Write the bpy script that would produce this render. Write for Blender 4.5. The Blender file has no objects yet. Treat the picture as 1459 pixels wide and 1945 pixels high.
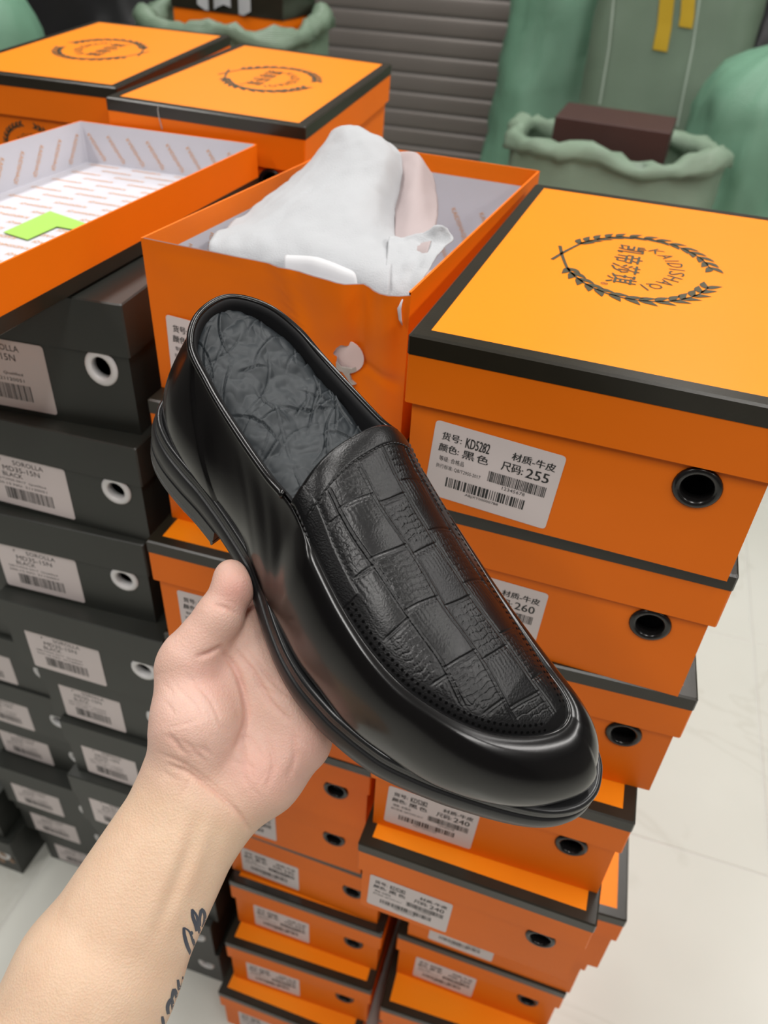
import bpy, bmesh, math, random
import numpy as np
from mathutils import Matrix, Vector, noise
from mathutils.bvhtree import BVHTree

scene = bpy.context.scene
COL = scene.collection
rnd = random.Random(7)

# ------------------------------------------------------------------ camera
F_PX, PITCH, ROLL, CAM_Z = 1474.15, 0.6523, 0.0604, 1.3558
_c, _s, _cp, _sp = math.cos(ROLL), math.sin(ROLL), math.cos(PITCH), math.sin(PITCH)
_R0, _U0 = np.array([1., 0, 0]), np.array([0, _sp, _cp])
FW = np.array([0, _cp, -_sp])
RT = _c * _R0 + _s * _U0
UP = -_s * _R0 + _c * _U0
CAM = np.array([0, 0, CAM_Z])
cam_data = bpy.data.cameras.new('camera')
cam_data.sensor_fit = 'VERTICAL'
cam_data.sensor_height = 36.0
cam_data.lens = F_PX * 36.0 / 1945.0
cam_data.clip_start = 0.02
cam_data.dof.use_dof = True
cam_data.dof.focus_distance = 0.40
cam_data.dof.aperture_fstop = 10.0
cam = bpy.data.objects.new('camera', cam_data)
COL.objects.link(cam)
M = Matrix.Identity(4)
for i in range(3):
    M[i][0], M[i][1], M[i][2], M[i][3] = RT[i], UP[i], -FW[i], CAM[i]
cam.matrix_world = M
scene.camera = cam

def pix(u, v, dep):
    """world point seen at photo pixel (u, v), dep metres along the view axis"""
    return CAM + (RT * (u - 729.5) / F_PX - UP * (v - 972.5) / F_PX + FW) * dep

def pixz(u, v, z):
    r = RT * (u - 729.5) / F_PX - UP * (v - 972.5) / F_PX + FW
    return CAM + r * ((z - CAM_Z) / r[2])

def pixy(u, v, y):
    r = RT * (u - 729.5) / F_PX - UP * (v - 972.5) / F_PX + FW
    return CAM + r * (y / r[1])

def to_px(P):
    P = np.atleast_2d(P) - CAM
    f = P @ FW
    return 729.5 + F_PX * (P @ RT) / f, 972.5 - F_PX * (P @ UP) / f, f

# ------------------------------------------------------------------ light
scene.view_settings.view_transform = 'Standard'
scene.view_settings.look = 'None'
scene.view_settings.gamma = 1.0
scene.view_settings.use_curve_mapping = False
scene.view_settings.exposure = 0.30
world = bpy.data.worlds.new('shop_ambience')
scene.world = world
world.use_nodes = True
world.node_tree.nodes['Background'].inputs['Color'].default_value = (0.93, 0.96, 1.0, 1)
world.node_tree.nodes['Background'].inputs['Strength'].default_value = 0.38

YAW = -0.28                                   # the shop's own axes, seen from the camera
EX = np.array([math.cos(YAW), math.sin(YAW), 0])
EY = np.array([-math.sin(YAW), math.cos(YAW), 0])
CEIL = 2.9
def ceiling_lamp(ex, ey, sx, sy, power):
    ld = bpy.data.lights.new('ceiling_lamp', 'AREA')
    ld.shape = 'RECTANGLE'; ld.size = sx; ld.size_y = sy
    ld.energy = power; ld.color = (1.0, 0.975, 0.94)
    lo = bpy.data.objects.new('ceiling_lamp', ld)
    p = EX * ex + EY * ey
    lo.location = (p[0], p[1], CEIL - 0.04)
    lo.rotation_euler = (0, 0, YAW)
    COL.objects.link(lo)
for ex in (-1.3, 0.3, 1.9):
    for ey in (-0.9, 0.7, 2.3):
        ceiling_lamp(ex, ey, 0.3, 1.2, 15.5)

# ------------------------------------------------------------------ helpers
def link(o, parent=None):
    COL.objects.link(o)
    if parent is not None:
        o.parent = parent
    return o

def tag(o, label=None, cat=None, group=None, kind=None):
    if label: o['label'] = label
    if cat: o['category'] = cat
    if group: o['group'] = group
    if kind: o['kind'] = kind
    return o

def empty(name, loc=(0, 0, 0), rot=(0, 0, 0)):
    o = bpy.data.objects.new(name, None)
    o.empty_display_size = 0.05
    o.location = loc; o.rotation_euler = rot
    COL.objects.link(o)
    return o

def mesh(name, verts, faces, mat=None, smooth=False):
    me = bpy.data.meshes.new(name)
    me.from_pydata([tuple(map(float, v)) for v in verts], [], [tuple(int(i) for i in f) for f in faces])
    if mat: me.materials.append(mat)
    if smooth:
        me.polygons.foreach_set('use_smooth', [True] * len(me.polygons))
    me.update()
    return me

def obj(name, me, parent=None):
    return link(bpy.data.objects.new(name, me), parent)

def fix_normals(me):
    bm = bmesh.new(); bm.from_mesh(me)
    bmesh.ops.recalc_face_normals(bm, faces=bm.faces)
    bm.to_mesh(me); bm.free()
    return me

class MB:
    """collects verts and faces of one mesh"""
    def __init__(s): s.v = []; s.f = []
    def add(s, verts, faces):
        o = len(s.v); s.v += [tuple(map(float, p)) for p in verts]
        s.f += [tuple(i + o for i in f) for f in faces]
    def loops(s, loops, closed=True, cap0=False, cap1=False):
        n = len(loops[0]); vs = [p for L in loops for p in L]; fs = []
        for k in range(len(loops) - 1):
            for i in range(n if closed else n - 1):
                j = (i + 1) % n
                fs.append((k * n + i, k * n + j, (k + 1) * n + j, (k + 1) * n + i))
        if cap0: fs.append(tuple(range(n))[::-1])
        if cap1: fs.append(tuple(range((len(loops) - 1) * n, len(loops) * n)))
        s.add(vs, fs)
    def box(s, x0, x1, y0, y1, z0, z1):
        s.loops([[(x0, y0, z), (x1, y0, z), (x1, y1, z), (x0, y1, z)] for z in (z0, z1)], cap0=True, cap1=True)
    def mesh(s, name, mat=None, smooth=False, fix=True):
        me = mesh(name, s.v, s.f, mat, smooth)
        return fix_normals(me) if fix else me

def tube(mb, pts, r, n=8, closed=False, flat=None):
    """tube of radius r (number or list) along pts"""
    pts = np.asarray(pts, float); N = len(pts)
    rr = np.full(N, r) if np.isscalar(r) else np.asarray(r)
    if closed: T = np.roll(pts, -1, 0) - np.roll(pts, 1, 0)
    else: T = np.gradient(pts, axis=0)
    T /= np.linalg.norm(T, axis=1)[:, None] + 1e-12
    ref = np.array([0.13, 0.31, 0.94]); loops = []
    for i in range(N):
        a = np.cross(T[i], ref); a /= np.linalg.norm(a) + 1e-12
        b = np.cross(T[i], a)
        loops.append([pts[i] + rr[i] * (a * math.cos(2 * math.pi * k / n) + b * math.sin(2 * math.pi * k / n)) for k in range(n)])
    if closed: loops.append(loops[0]); mb.loops(loops)
    else: mb.loops(loops, cap0=True, cap1=True)

def spline(P, n, closed=False):
    """Catmull-Rom (centripetal-ish) through P sampled evenly in index, n points"""
    P = np.asarray(P, float); N = len(P)
    if closed:
        idx = np.arange(n) / n * N
        g = lambda k: P[np.mod(k, N)]
    else:
        idx = np.arange(n) / (n - 1) * (N - 1)
        Q = np.vstack([2 * P[0] - P[1], P, 2 * P[-1] - P[-2], 2 * P[-1] - P[-2]])
        g = lambda k: Q[np.clip(k + 1, 0, N + 2)]
    k = np.floor(idx).astype(int); t = (idx - k)[:, None]
    a, b, c, d_ = g(k - 1), g(k), g(k + 1), g(k + 2)
    return 0.5 * (2 * b + (c - a) * t + (2 * a - 5 * b + 4 * c - d_) * t ** 2 + (3 * b - a - 3 * c + d_) * t ** 3)

def resample(P, n, closed=False):
    P = np.asarray(P, float)
    Q = np.vstack([P, P[:1]]) if closed else P
    L = np.concatenate([[0], np.cumsum(np.linalg.norm(np.diff(Q, axis=0), axis=1))])
    s = np.linspace(0, L[-1], n, endpoint=not closed)
    return np.stack([np.interp(s, L, Q[:, i]) for i in range(Q.shape[1])], 1)

# ------------------------------------------------------------------ materials
def mat(name, col, rough=0.5, spec=0.5, metal=0, vary=0.0, vscale=30, bump=0.0, bscale=200, coat=0.0, sub=0.0, trans=0.0, sheen=0.0, coat_rough=0.1, detail=3):
    m = bpy.data.materials.new(name); m.use_nodes = True
    nt = m.node_tree; b = nt.nodes['Principled BSDF']
    b.inputs['Base Color'].default_value = (*col, 1)
    b.inputs['Roughness'].default_value = rough
    b.inputs['Specular IOR Level'].default_value = spec
    b.inputs['Metallic'].default_value = metal
    b.inputs['Coat Weight'].default_value = coat
    b.inputs['Coat Roughness'].default_value = coat_rough
    b.inputs['Sheen Weight'].default_value = sheen
    if sub:
        b.inputs['Subsurface Weight'].default_value = sub
        b.inputs['Subsurface Radius'].default_value = (0.010, 0.004, 0.002)
        b.inputs['Subsurface Scale'].default_value = 0.6
    b.inputs['Transmission Weight'].default_value = trans
    if vary or bump:
        tc = nt.nodes.new('ShaderNodeTexCoord')
        if vary:
            n = nt.nodes.new('ShaderNodeTexNoise'); n.inputs['Scale'].default_value = vscale; n.inputs['Detail'].default_value = detail
            nt.links.new(tc.outputs['Object'], n.inputs['Vector'])
            r = nt.nodes.new('ShaderNodeMixRGB'); r.inputs[1].default_value = (*[c * (1 - vary) for c in col], 1)
            r.inputs[2].default_value = (*[min(1, c * (1 + vary)) for c in col], 1)
            nt.links.new(n.outputs['Fac'], r.inputs[0]); nt.links.new(r.outputs[0], b.inputs['Base Color'])
        if bump:
            n2 = nt.nodes.new('ShaderNodeTexNoise'); n2.inputs['Scale'].default_value = bscale; n2.inputs['Detail'].default_value = 3
            nt.links.new(tc.outputs['Object'], n2.inputs['Vector'])
            bp = nt.nodes.new('ShaderNodeBump'); bp.inputs['Strength'].default_value = bump; bp.inputs['Distance'].default_value = 0.001
            nt.links.new(n2.outputs['Fac'], bp.inputs['Height']); nt.links.new(bp.outputs['Normal'], b.inputs['Normal'])
    return m

MAT = dict(
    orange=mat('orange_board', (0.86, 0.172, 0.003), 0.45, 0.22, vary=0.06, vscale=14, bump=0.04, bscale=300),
    orange_toplit=mat('toplit_orange_board', (0.92, 0.250, 0.005), 0.42, 0.25, vary=0.03, vscale=10, bump=0.03, bscale=300),  # lid tops: overhead light put into the colour as a lighter, yellower orange
    trim=mat('black_brown_trim', (0.020, 0.017, 0.011), 0.28, 0.5, vary=0.2, vscale=60, bump=0.05, bscale=600),
    ink=mat('black_print_ink', (0.030, 0.030, 0.030), 0.55, 0.3),
    emblem_ink=mat('olive_print_ink', (0.060, 0.055, 0.030), 0.5, 0.3),
    inner=mat('white_box_lining', (0.60, 0.59, 0.64), 0.6, 0.3, vary=0.03),
    inner_ink=mat('orange_print_ink', (0.72, 0.36, 0.16), 0.6, 0.3),
    label=mat('white_label_paper', (0.70, 0.62, 0.61), 0.45, 0.4, vary=0.03),
    board=mat('grey_board_core', (0.42, 0.40, 0.37), 0.8, 0.2, vary=0.2, vscale=200),
    grey=mat('charcoal_green_board', (0.025, 0.027, 0.023), 0.42, 0.5, vary=0.12, vscale=12, bump=0.05, bscale=400),
    grommet_black=mat('black_plastic_grommet', (0.012, 0.011, 0.011), 0.22, 0.5),
    grommet_white=mat('white_plastic_grommet', (0.75, 0.74, 0.74), 0.35, 0.5),
    trim_wrinkled=mat('wrinkled_black_trim', (0.022, 0.020, 0.016), 0.16, 0.6, bump=0.9, bscale=70),
    sticker=mat('lime_sticker', (0.36, 0.62, 0.10), 0.5, 0.4),
)
# ------------------------------------------------------------------ text and print
_tcache = {}
def text_geo(s):
    if s in _tcache: return _tcache[s]
    cu = bpy.data.curves.new('lettering', 'FONT'); cu.body = s; cu.resolution_u = 2
    o = bpy.data.objects.new('lettering', cu); COL.objects.link(o)
    bpy.context.view_layer.update()
    ev = o.evaluated_get(bpy.context.evaluated_depsgraph_get()); me = ev.to_mesh()
    v = np.array([p.co[:] for p in me.vertices]).reshape(-1, 3)[:, :2]
    f = [tuple(p.vertices) for p in me.polygons]
    ev.to_mesh_clear(); bpy.data.objects.remove(o); bpy.data.curves.remove(cu)
    lo, hi = v.min(0), v.max(0)
    v = (v - lo) / (hi - lo)
    _tcache[s] = (v, f, (hi - lo)[0] / (hi - lo)[1])
    return _tcache[s]

def put_text(mb, s, x, y, h, w=None, rot=0.0, z=0.0, shear=0.0, bold=0.0):
    """lettering with its lower-left corner at x, y; h high, w wide"""
    v, f, a = text_geo(s)
    if bold: put_text(mb, s, x + bold, y + bold * .3, h, w, rot, z + .00002, shear)
    if w is None: w = a * h
    p = v * [w, h]; p[:, 0] += shear * p[:, 1]
    c, s_ = math.cos(rot), math.sin(rot)
    mb.add([(x + c * q[0] - s_ * q[1], y + s_ * q[0] + c * q[1], z) for q in p], f)

def barcode(mb, x, y, w, h, seed, n=46):
    r = random.Random(seed); t = 0.0; seg = []
    for i in range(n):
        bw = r.choice((1, 1, 1, 2, 2, 3)); gp = r.choice((1, 1, 2, 2)); seg.append((t, bw)); t += bw + gp
    for a, bw in seg:
        x0, x1 = x + w * a / t, x + w * (a + bw) / t
        mb.add([(x0, y, 0), (x1, y, 0), (x1, y + h, 0), (x0, y + h, 0)], [(0, 1, 2, 3)])

LW, LH = 0.080, 0.055
_prints = {}
def orange_print(size):
    if size in _prints: return _prints[size]
    mb = MB(); k = LW
    put_text(mb, '货号:', .065 * k, .535 * k, .070 * k, .155 * k, bold=.0003)
    put_text(mb, 'KD5282', .255 * k, .520 * k, .088 * k, .185 * k, bold=.0003)
    put_text(mb, '颜色:', .055 * k, .430 * k, .072 * k, .160 * k, bold=.0003)
    put_text(mb, '黑', .245 * k, .420 * k, .075 * k, .095 * k, bold=.0003)
    put_text(mb, '色', .360 * k, .420 * k, .075 * k, .090 * k, bold=.0003)
    put_text(mb, '等级: 合格品', .075 * k, .345 * k, .046 * k, .200 * k)
    put_text(mb, '执行标准: QB/T2955-2017', .060 * k, .275 * k, .042 * k, .360 * k)
    put_text(mb, '材质-牛皮', .615 * k, .530 * k, .070 * k, .330 * k, bold=.0003)
    put_text(mb, '尺码:', .555 * k, .420 * k, .080 * k, .165 * k, bold=.0003)
    put_text(mb, size, .745 * k, .415 * k, .085 * k, .175 * k, bold=.0003)
    barcode(mb, .475 * k, .285 * k, .455 * k, .095 * k, 3)
    put_text(mb, '12345678', .600 * k, .245 * k, .030 * k, .180 * k)
    barcode(mb, .160 * k, .120 * k, .640 * k, .090 * k, 9, 34)
    put_text(mb, 'ABJXY00000788', .330 * k, .078 * k, .030 * k, .270 * k)
    _prints[size] = mb.mesh('print', MAT['ink'], fix=False)
    return _prints[size]

GW2, GH2 = 0.086, 0.055
def grey_print():
    mb = MB(); k = GW2
    put_text(mb, 'P', .22 * k, .555 * k, .040 * k)
    put_text(mb, 'SOROLLA', .38 * k, .545 * k, .055 * k, .36 * k)
    put_text(mb, 'MD35-15N', .24 * k, .455 * k, .062 * k, .44 * k)
    put_text(mb, 'BLACK', .22 * k, .380 * k, .055 * k, .24 * k)
    put_text(mb, 'QB/T2955-2017  Qualified', .10 * k, .320 * k, .030 * k, .62 * k)
    put_text(mb, '250-15 NO. 21120051', .10 * k, .265 * k, .030 * k, .62 * k)
    barcode(mb, .20 * k, .085 * k, .58 * k, .150 * k, 5, 32)
    return mb.mesh('print', MAT['ink'], fix=False)

def label_paper(w, h, material):
    mb = MB(); r = 0.0025; L = []
    for cx, cy, a0 in ((w - r, r, -90), (w - r, h - r, 0), (r, h - r, 90), (r, r, 180)):
        for k in range(4):
            a = math.radians(a0 + 30 * k); L.append((cx + r * math.cos(a), cy + r * math.sin(a)))
    mb.loops([[(x, y, -0.0002) for x, y in L], [(x, y, 0.0) for x, y in L]], cap1=True)
    return mb.mesh('label', material, fix=False)

def emblem_mesh(material, k=1.0):
    """laurel wreath with the lettering inside; e_u up, e_r reading direction"""
    mb = MB()
    def leaf(px, py, ang, ln, wd):
        ts = np.linspace(0, 1, 9); up = []; dn = []
        for t in ts:
            wv = wd * math.sin(math.pi * t ** 0.75) * 0.5
            bx, by = ln * t, 0.10 * ln * math.sin(math.pi * t)
            up.append((bx, by + wv)); dn.append((bx, by - wv))
        L = up + dn[::-1][1:-1]
        c, s = math.cos(ang), math.sin(ang)
        mb.add([(px + c * x - s * y, py + s * x + c * y, 0) for x, y in L], [tuple(range(len(L)))])
    for sgn in (-1, 1):
        ctrl = [(sgn * 0.016, -0.054), (sgn * -0.010, -0.047), (sgn * -0.036, -0.037), (sgn * -0.058, -0.018), (sgn * -0.0655, 0.006), (sgn * -0.058, 0.028), (sgn * -0.040, 0.044), (sgn * -0.020, 0.052)]
        C = resample(spline(ctrl, 120), 120); T = np.gradient(C, axis=0); T /= np.linalg.norm(T, axis=1)[:, None]
        Nn = np.stack([-T[:, 1], T[:, 0]], 1)
        wv = np.interp(np.arange(120), [0, 30, 119], [0.0013, 0.0010, 0.0005])[:, None]
        a, b = C + Nn * wv, C - Nn * wv
        mb.add([(*p, 0) for p in a] + [(*p, 0) for p in b], [(i, i + 1, 121 + i, 120 + i) for i in range(119)])
        for i in np.linspace(30, 117, 14):
            i = int(i); an = math.atan2(T[i][1], T[i][0])
            leaf(*C[i], an + 0.50, 0.0135, 0.0052); leaf(*C[i], an - 0.50, 0.0135, 0.0052)
    x = -0.042
    for ch in '凯帝莎琪':
        put_text(mb, ch, x, -0.014, 0.020, 0.0175); put_text(mb, ch, x + .0005, -0.0137, 0.020, 0.0175, z=.00002); x += 0.0215
    put_text(mb, '®', x - 0.001, -0.016, 0.005, 0.005)
    word = 'KAIDISHAQI'; wid = [1, 1, .45, 1, .45, .9, 1, 1, 1.05, .45]
    tot = sum(wid) + 0.25 * 9; a = math.radians(148); acc = 0
    for ch, w in zip(word, wid):
        ang = a - (acc + w / 2) / tot * math.radians(116); acc += w + 0.25
        R = 0.043; h = 0.0108; ww = 0.0086 * w * (.34 if ch == 'I' else 1)
        cx, cy = R * math.cos(ang), -0.012 + R * math.sin(ang) * 0.86
        rot = ang - math.pi / 2
        put_text(mb, ch, cx - ww / 2 * math.cos(rot), cy - ww / 2 * math.sin(rot), h, ww, rot)
    V = np.array(mb.v) * k; mb.v = [tuple(p) for p in V]
    return mb.mesh('emblem', material, fix=False)

# ------------------------------------------------------------------ shoe boxes
BW, BD, BP, BH, HL, INS = 0.21, 0.355, 0.1171, 0.1167, 0.0432, 0.004
HOLE_X, HOLE_Z, HOLE_R = 0.1725, 0.0555, 0.0100

def rr_loop(w, d, z, ch=0.0012, inset=0.0):
    x, y = w / 2 - inset, d / 2 - inset
    return [(-x + ch, -y, z), (x - ch, -y, z), (x, -y + ch, z), (x, y - ch, z), (x - ch, y, z), (-x + ch, y, z), (-x, y - ch, z), (-x, -y + ch, z)]

def lid_mesh(w, d, hl, th, m_out, m_top=None, m_in=None):
    """lid, z = 0 at its top face"""
    mb = MB(); c = 0.001
    mb.loops([rr_loop(w, d, -hl, inset=th), rr_loop(w, d, -hl), rr_loop(w, d, -c), rr_loop(w, d, 0, inset=c)])
    nf = len(mb.f)
    mb.add(rr_loop(w, d, 0, inset=c), [tuple(range(8))]); ntop = len(mb.f)
    mb.loops([rr_loop(w, d, -hl, inset=th), rr_loop(w, d, -th - .0005, inset=th)], cap1=True)
    me = mb.mesh('lid', m_out, fix=False)
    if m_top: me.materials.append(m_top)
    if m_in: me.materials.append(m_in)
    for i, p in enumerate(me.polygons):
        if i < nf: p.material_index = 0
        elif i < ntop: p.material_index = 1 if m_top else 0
        else: p.material_index = (2 if m_top else 1) if m_in else 0
    return me

def trim_mesh(w, d, tb=0.0118, tw=0.0098, o=0.0004):
    mb = MB(); c = 0.001
    mb.loops([rr_loop(w, d, -tb, inset=-0.00005), rr_loop(w, d, -tb, inset=-o), rr_loop(w, d, -c, inset=-o), rr_loop(w, d, o * .7, inset=c), rr_loop(w, d, o * .7, inset=tw, ch=0.0002), rr_loop(w, d, 0.0, inset=tw, ch=0.0002)])
    return mb.mesh('trim_band', MAT['trim'], fix=False)

def body_mesh(w, d, h, th, m_out, m_in, hx, hz, hr):
    """open tray with an eyelet hole in its front panel, base at z = 0"""
    mb = MB(); x, y = w / 2, d / 2
    def quad(*p): mb.add(p, [(0, 1, 2, 3)])
    def holed(yy, x0, x1, z0, z1, flip):
        n = 32; C = [(hx + hr * math.cos(2 * math.pi * k / n + .05), hz + hr * math.sin(2 * math.pi * k / n + .05)) for k in range(n)]
        B = []
        for px, pz in C:
            dx, dz = px - hx, pz - hz; t = 1e9
            if dx > 1e-9: t = min(t, (x1 - hx) / dx)
            if dx < -1e-9: t = min(t, (x0 - hx) / dx)
            if dz > 1e-9: t = min(t, (z1 - hz) / dz)
            if dz < -1e-9: t = min(t, (z0 - hz) / dz)
            B.append((hx + dx * t, hz + dz * t))
        # snap the boundary points nearest each corner
        for cx, cz in ((x0, z0), (x1, z0), (x1, z1), (x0, z1)):
            i = min(range(n), key=lambda k: (B[k][0] - cx) ** 2 + (B[k][1] - cz) ** 2); B[i] = (cx, cz)
        V = [(a, yy, b) for a, b in C] + [(a, yy, b) for a, b in B]
        fs = [(k, (k + 1) % n, n + (k + 1) % n, n + k) for k in range(n)]
        mb.add(V, fs if not flip else [f[::-1] for f in fs])
    no = 0
    quad((-x, y, 0), (x, y, 0), (x, -y, 0), (-x, -y, 0))
    quad((x, -y, 0), (x, y, 0), (x, y, h), (x, -y, h))
    quad((-x, y, 0), (-x, -y, 0), (-x, -y, h), (-x, y, h))
    quad((x, y, 0), (-x, y, 0), (-x, y, h), (x, y, h))
    holed(-y, -x, x, 0, h, True)
    i = th
    mb.add([(-x, -y, h), (x, -y, h), (x, y, h), (-x, y, h), (-x + i, -y + i, h), (x - i, -y + i, h), (x - i, y - i, h), (-x + i, y - i, h)],
           [(0, 1, 5, 4), (1, 2, 6, 5), (2, 3, 7, 6), (3, 0, 4, 7)])
    no = len(mb.f)
    a, b = x - i, y - i
    quad((-a, -b, i), (a, -b, i), (a, b, i), (-a, b, i))
    quad((a, -b, i), (a, -b, h), (a, b, h), (a, b, i))
    quad((-a, b, i), (-a, b, h), (-a, -b, h), (-a, -b, i))
    quad((a, b, i), (a, b, h), (-a, b, h), (-a, b, i))
    holed(-b, -a, a, i, h, False)
    me = mb.mesh('body', m_out, fix=False); me.materials.append(m_in)
    for k, p in enumerate(me.polygons): p.material_index = 1 if k >= no else 0
    return me

def grommet_mesh(ro, ri, m, deep=0.006):
    """eyelet ring around the y axis, outer flange at y <= 0"""
    mb = MB(); n = 28
    prof = [(ro, 0.0), (ro, -0.0008), (ro * .94, -0.0019), ((ro + ri) / 2, -0.0024), (ri * 1.06, -0.0018), (ri, -0.0006), (ri * .98, deep), (ri * 1.02, deep)]
    mb.loops([[(r * math.cos(2 * math.pi * k / n), y, r * math.sin(2 * math.pi * k / n)) for k in range(n)] for r, y in prof])
    return mb.mesh('grommet', m, smooth=True)

ME = dict(
    lid=lid_mesh(BW, BD, HL, 0.0016, MAT['orange'], MAT['orange_toplit'], MAT['inner']),
    trim=trim_mesh(BW, BD),
    body=body_mesh(BW - 2 * INS, BD - 2 * INS, BH - 0.002, 0.0016, MAT['orange'], MAT['inner'], HOLE_X - BW / 2, BH - 0.0580, HOLE_R),
    grommet=grommet_mesh(0.0134, 0.0088, MAT['grommet_black']),
    label=label_paper(LW, LH, MAT['label']),
    emblem=emblem_mesh(MAT['emblem_ink']),
    emblem_small=emblem_mesh(MAT['emblem_ink'], 0.52),
)
ME['trim_w'] = ME['trim'].copy(); ME['trim_w'].materials[0] = MAT['trim_wrinkled']
GBW, GBD, GBP, GBH, GHL = 0.186, 0.320, 0.10068, 0.1003, 0.038
ME['glid'] = lid_mesh(GBW, GBD, GHL, 0.0016, MAT['grey'])
ME['gbody'] = body_mesh(GBW - .006, GBD - .006, GBH - 0.002, 0.0016, MAT['grey'], MAT['grey'], GBW / 2 - .028, GBH - .050, 0.0095)
ME['ggrommet'] = grommet_mesh(0.0140, 0.0082, MAT['grommet_white'])
ME['glabel'] = label_paper(GW2, GH2, MAT['label'])
ME['gprint'] = grey_print()

def box_frame(x, y, z_top, yaw, w, d, h):
    """lid front-left corner -> base centre"""
    c, s = math.cos(yaw), math.sin(yaw)
    return (x + c * w / 2 - s * d / 2, y + s * w / 2 + c * d / 2, z_top - h)

def part(name, me, parent, loc=(0, 0, 0), rot=(0, 0, 0), label=None):
    o = obj(name, me, parent); o.location = loc; o.rotation_euler = rot
    if label: o['label'] = label
    return o

def stick_label(parent, me, pr, x, z, w, h, yf, tilt=0.0):
    """label on the front face; x, z = its lower-left corner from the box centre"""
    lb = part('label', me, parent, (x, yf - 0.0004, z), (math.pi / 2, tilt, 0), 'white paper label with black print')
    part('print', pr, lb, (0, 0, 0.00015))
    return lb

def orange_box(x, y, k, yaw, size, label, ltilt=0.0, lx=0.016, emb=None, group='orange shoe boxes', z_top=None, rot=None, scale=1.0, front=True, side_emblem=None, wrinkled=False):
    zt = CAM_Z - 0.1848 - k * BP if z_top is None else z_top
    loc = box_frame(x, y, zt, yaw, BW * scale, BD * scale, BH * scale)
    e = empty('orange_shoe_box', loc, (0, 0, yaw))
    if rot is not None:
        # tilt about the lid's front-left corner
        R = Matrix.Rotation(yaw, 4, 'Z') @ Matrix.Rotation(rot[0], 4, 'X') @ Matrix.Rotation(rot[1], 4, 'Y')
        e.matrix_world = Matrix.Translation((x, y, zt)) @ R @ Matrix.Translation((BW * scale / 2, BD * scale / 2, -BH * scale)) 
    e.scale = (scale,) * 3
    tag(e, label, 'shoe box', group)
    part('body', ME['body'], e)
    ld = part('lid', ME['lid'], e, (0, 0, BH))
    part('trim_band', ME['trim_w'] if wrinkled else ME['trim'], ld, label='black trim band around lid edge')
    if emb is not None:
        part('emblem', ME['emblem'], ld, (0, 0, 0.0003), (0, 0, emb), 'dark laurel wreath emblem with lettering')
    if front:
        yf = -BD / 2 + INS
        part('grommet', ME['grommet'], e, (HOLE_X - BW / 2, yf, BH - 0.0580), label='black plastic eyelet')
        stick_label(e, ME['label'], orange_print(size), lx - BW / 2, BH - 0.1075, LW, LH, yf, ltilt)
    if side_emblem:
        part('emblem', ME['emblem_small'], e, side_emblem[0], side_emblem[1], 'dark laurel wreath emblem')
    return e

EMB = -math.pi / 2
R1 = orange_box(.008, .408, 0, -.319, '255', 'closed orange shoe box topping the right stack, wreath lid and label reading 255', 0.062, 0.0165, EMB)
orange_box(.013, .414, 1, -.297, '260', 'orange shoe box second from top of right stack, label reading 260', 0.03, 0.0235)
orange_box(.021, .406, 2, -.240, '245', 'orange shoe box third from top of right stack, beside the shoe toe', 0.02, 0.014)
orange_box(.002, .387, 3, -.267, '240', 'orange shoe box right under the shoe toe, label reading 240', 0.04, 0.014)
orange_box(-.005, .369, 4, -.290, '240', 'orange shoe box jutting forward below the box labelled 240, with bright lid strip', 0.03, 0.0105)
orange_box(.058, .419, 5, -.231, '250', 'orange shoe box shifted right and back beneath the jutting box, lid corner showing')
orange_box(.056, .449, 6, -.284, '260', 'orange shoe box mostly hidden under jutting box, lower half of label showing', 0.02, 0.030)
orange_box(.049, .452, 7, -.282, '250', 'orange shoe box third from bottom of right stack, label near the dark gap', 0.02, 0.026)
orange_box(.034, .412, 8, -.244, '245', 'lowest visible orange shoe box of right stack with wide bright lid strip', 0.0, 0.02)
orange_box(.036, .440, 9, -.260, '245', 'orange shoe box on the floor at the foot of the right stack', 0.0, 0.02)

orange_box(-.187, .520, 1, -.28, '255', 'orange shoe box directly under the open box, behind the loafer heel')
orange_box(-.196, .490, 2, -.266, '255', 'orange shoe box behind the thumb, bright lid strip under the loafer heel', 0.0, 0.020)
orange_box(-.198, .498, 3, -.28, '250', 'orange shoe box hidden behind the hand in the left orange stack')
orange_box(-.199, .501, 4, -.275, '250', 'orange shoe box with wrinkled shiny lid edge right of the palm', 0.0, 0.02, wrinkled=True)
orange_box(-.201, .516, 5, -.28, '255', 'orange shoe box below the wrinkled one, label end showing beside the wrist', 0.0, 0.02)
orange_box(-.176, .519, 6, -.300, '245', 'orange shoe box beside the wrist with a full label and thin bright strip below', 0.0, 0.020)
orange_box(-.173, .506, 7, -.271, '255', 'orange shoe box with a blistered shiny black edge beside the forearm', 0.0, 0.030, wrinkled=True)
orange_box(-.182, .480, 8, -.245, '250', 'orange shoe box second from bottom of frame in the left orange stack', 0.0, 0.026)
orange_box(-.197, .461, 9, -.278, '250', 'orange shoe box on the floor at the foot of the left orange stack', 0.0, 0.026)
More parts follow.
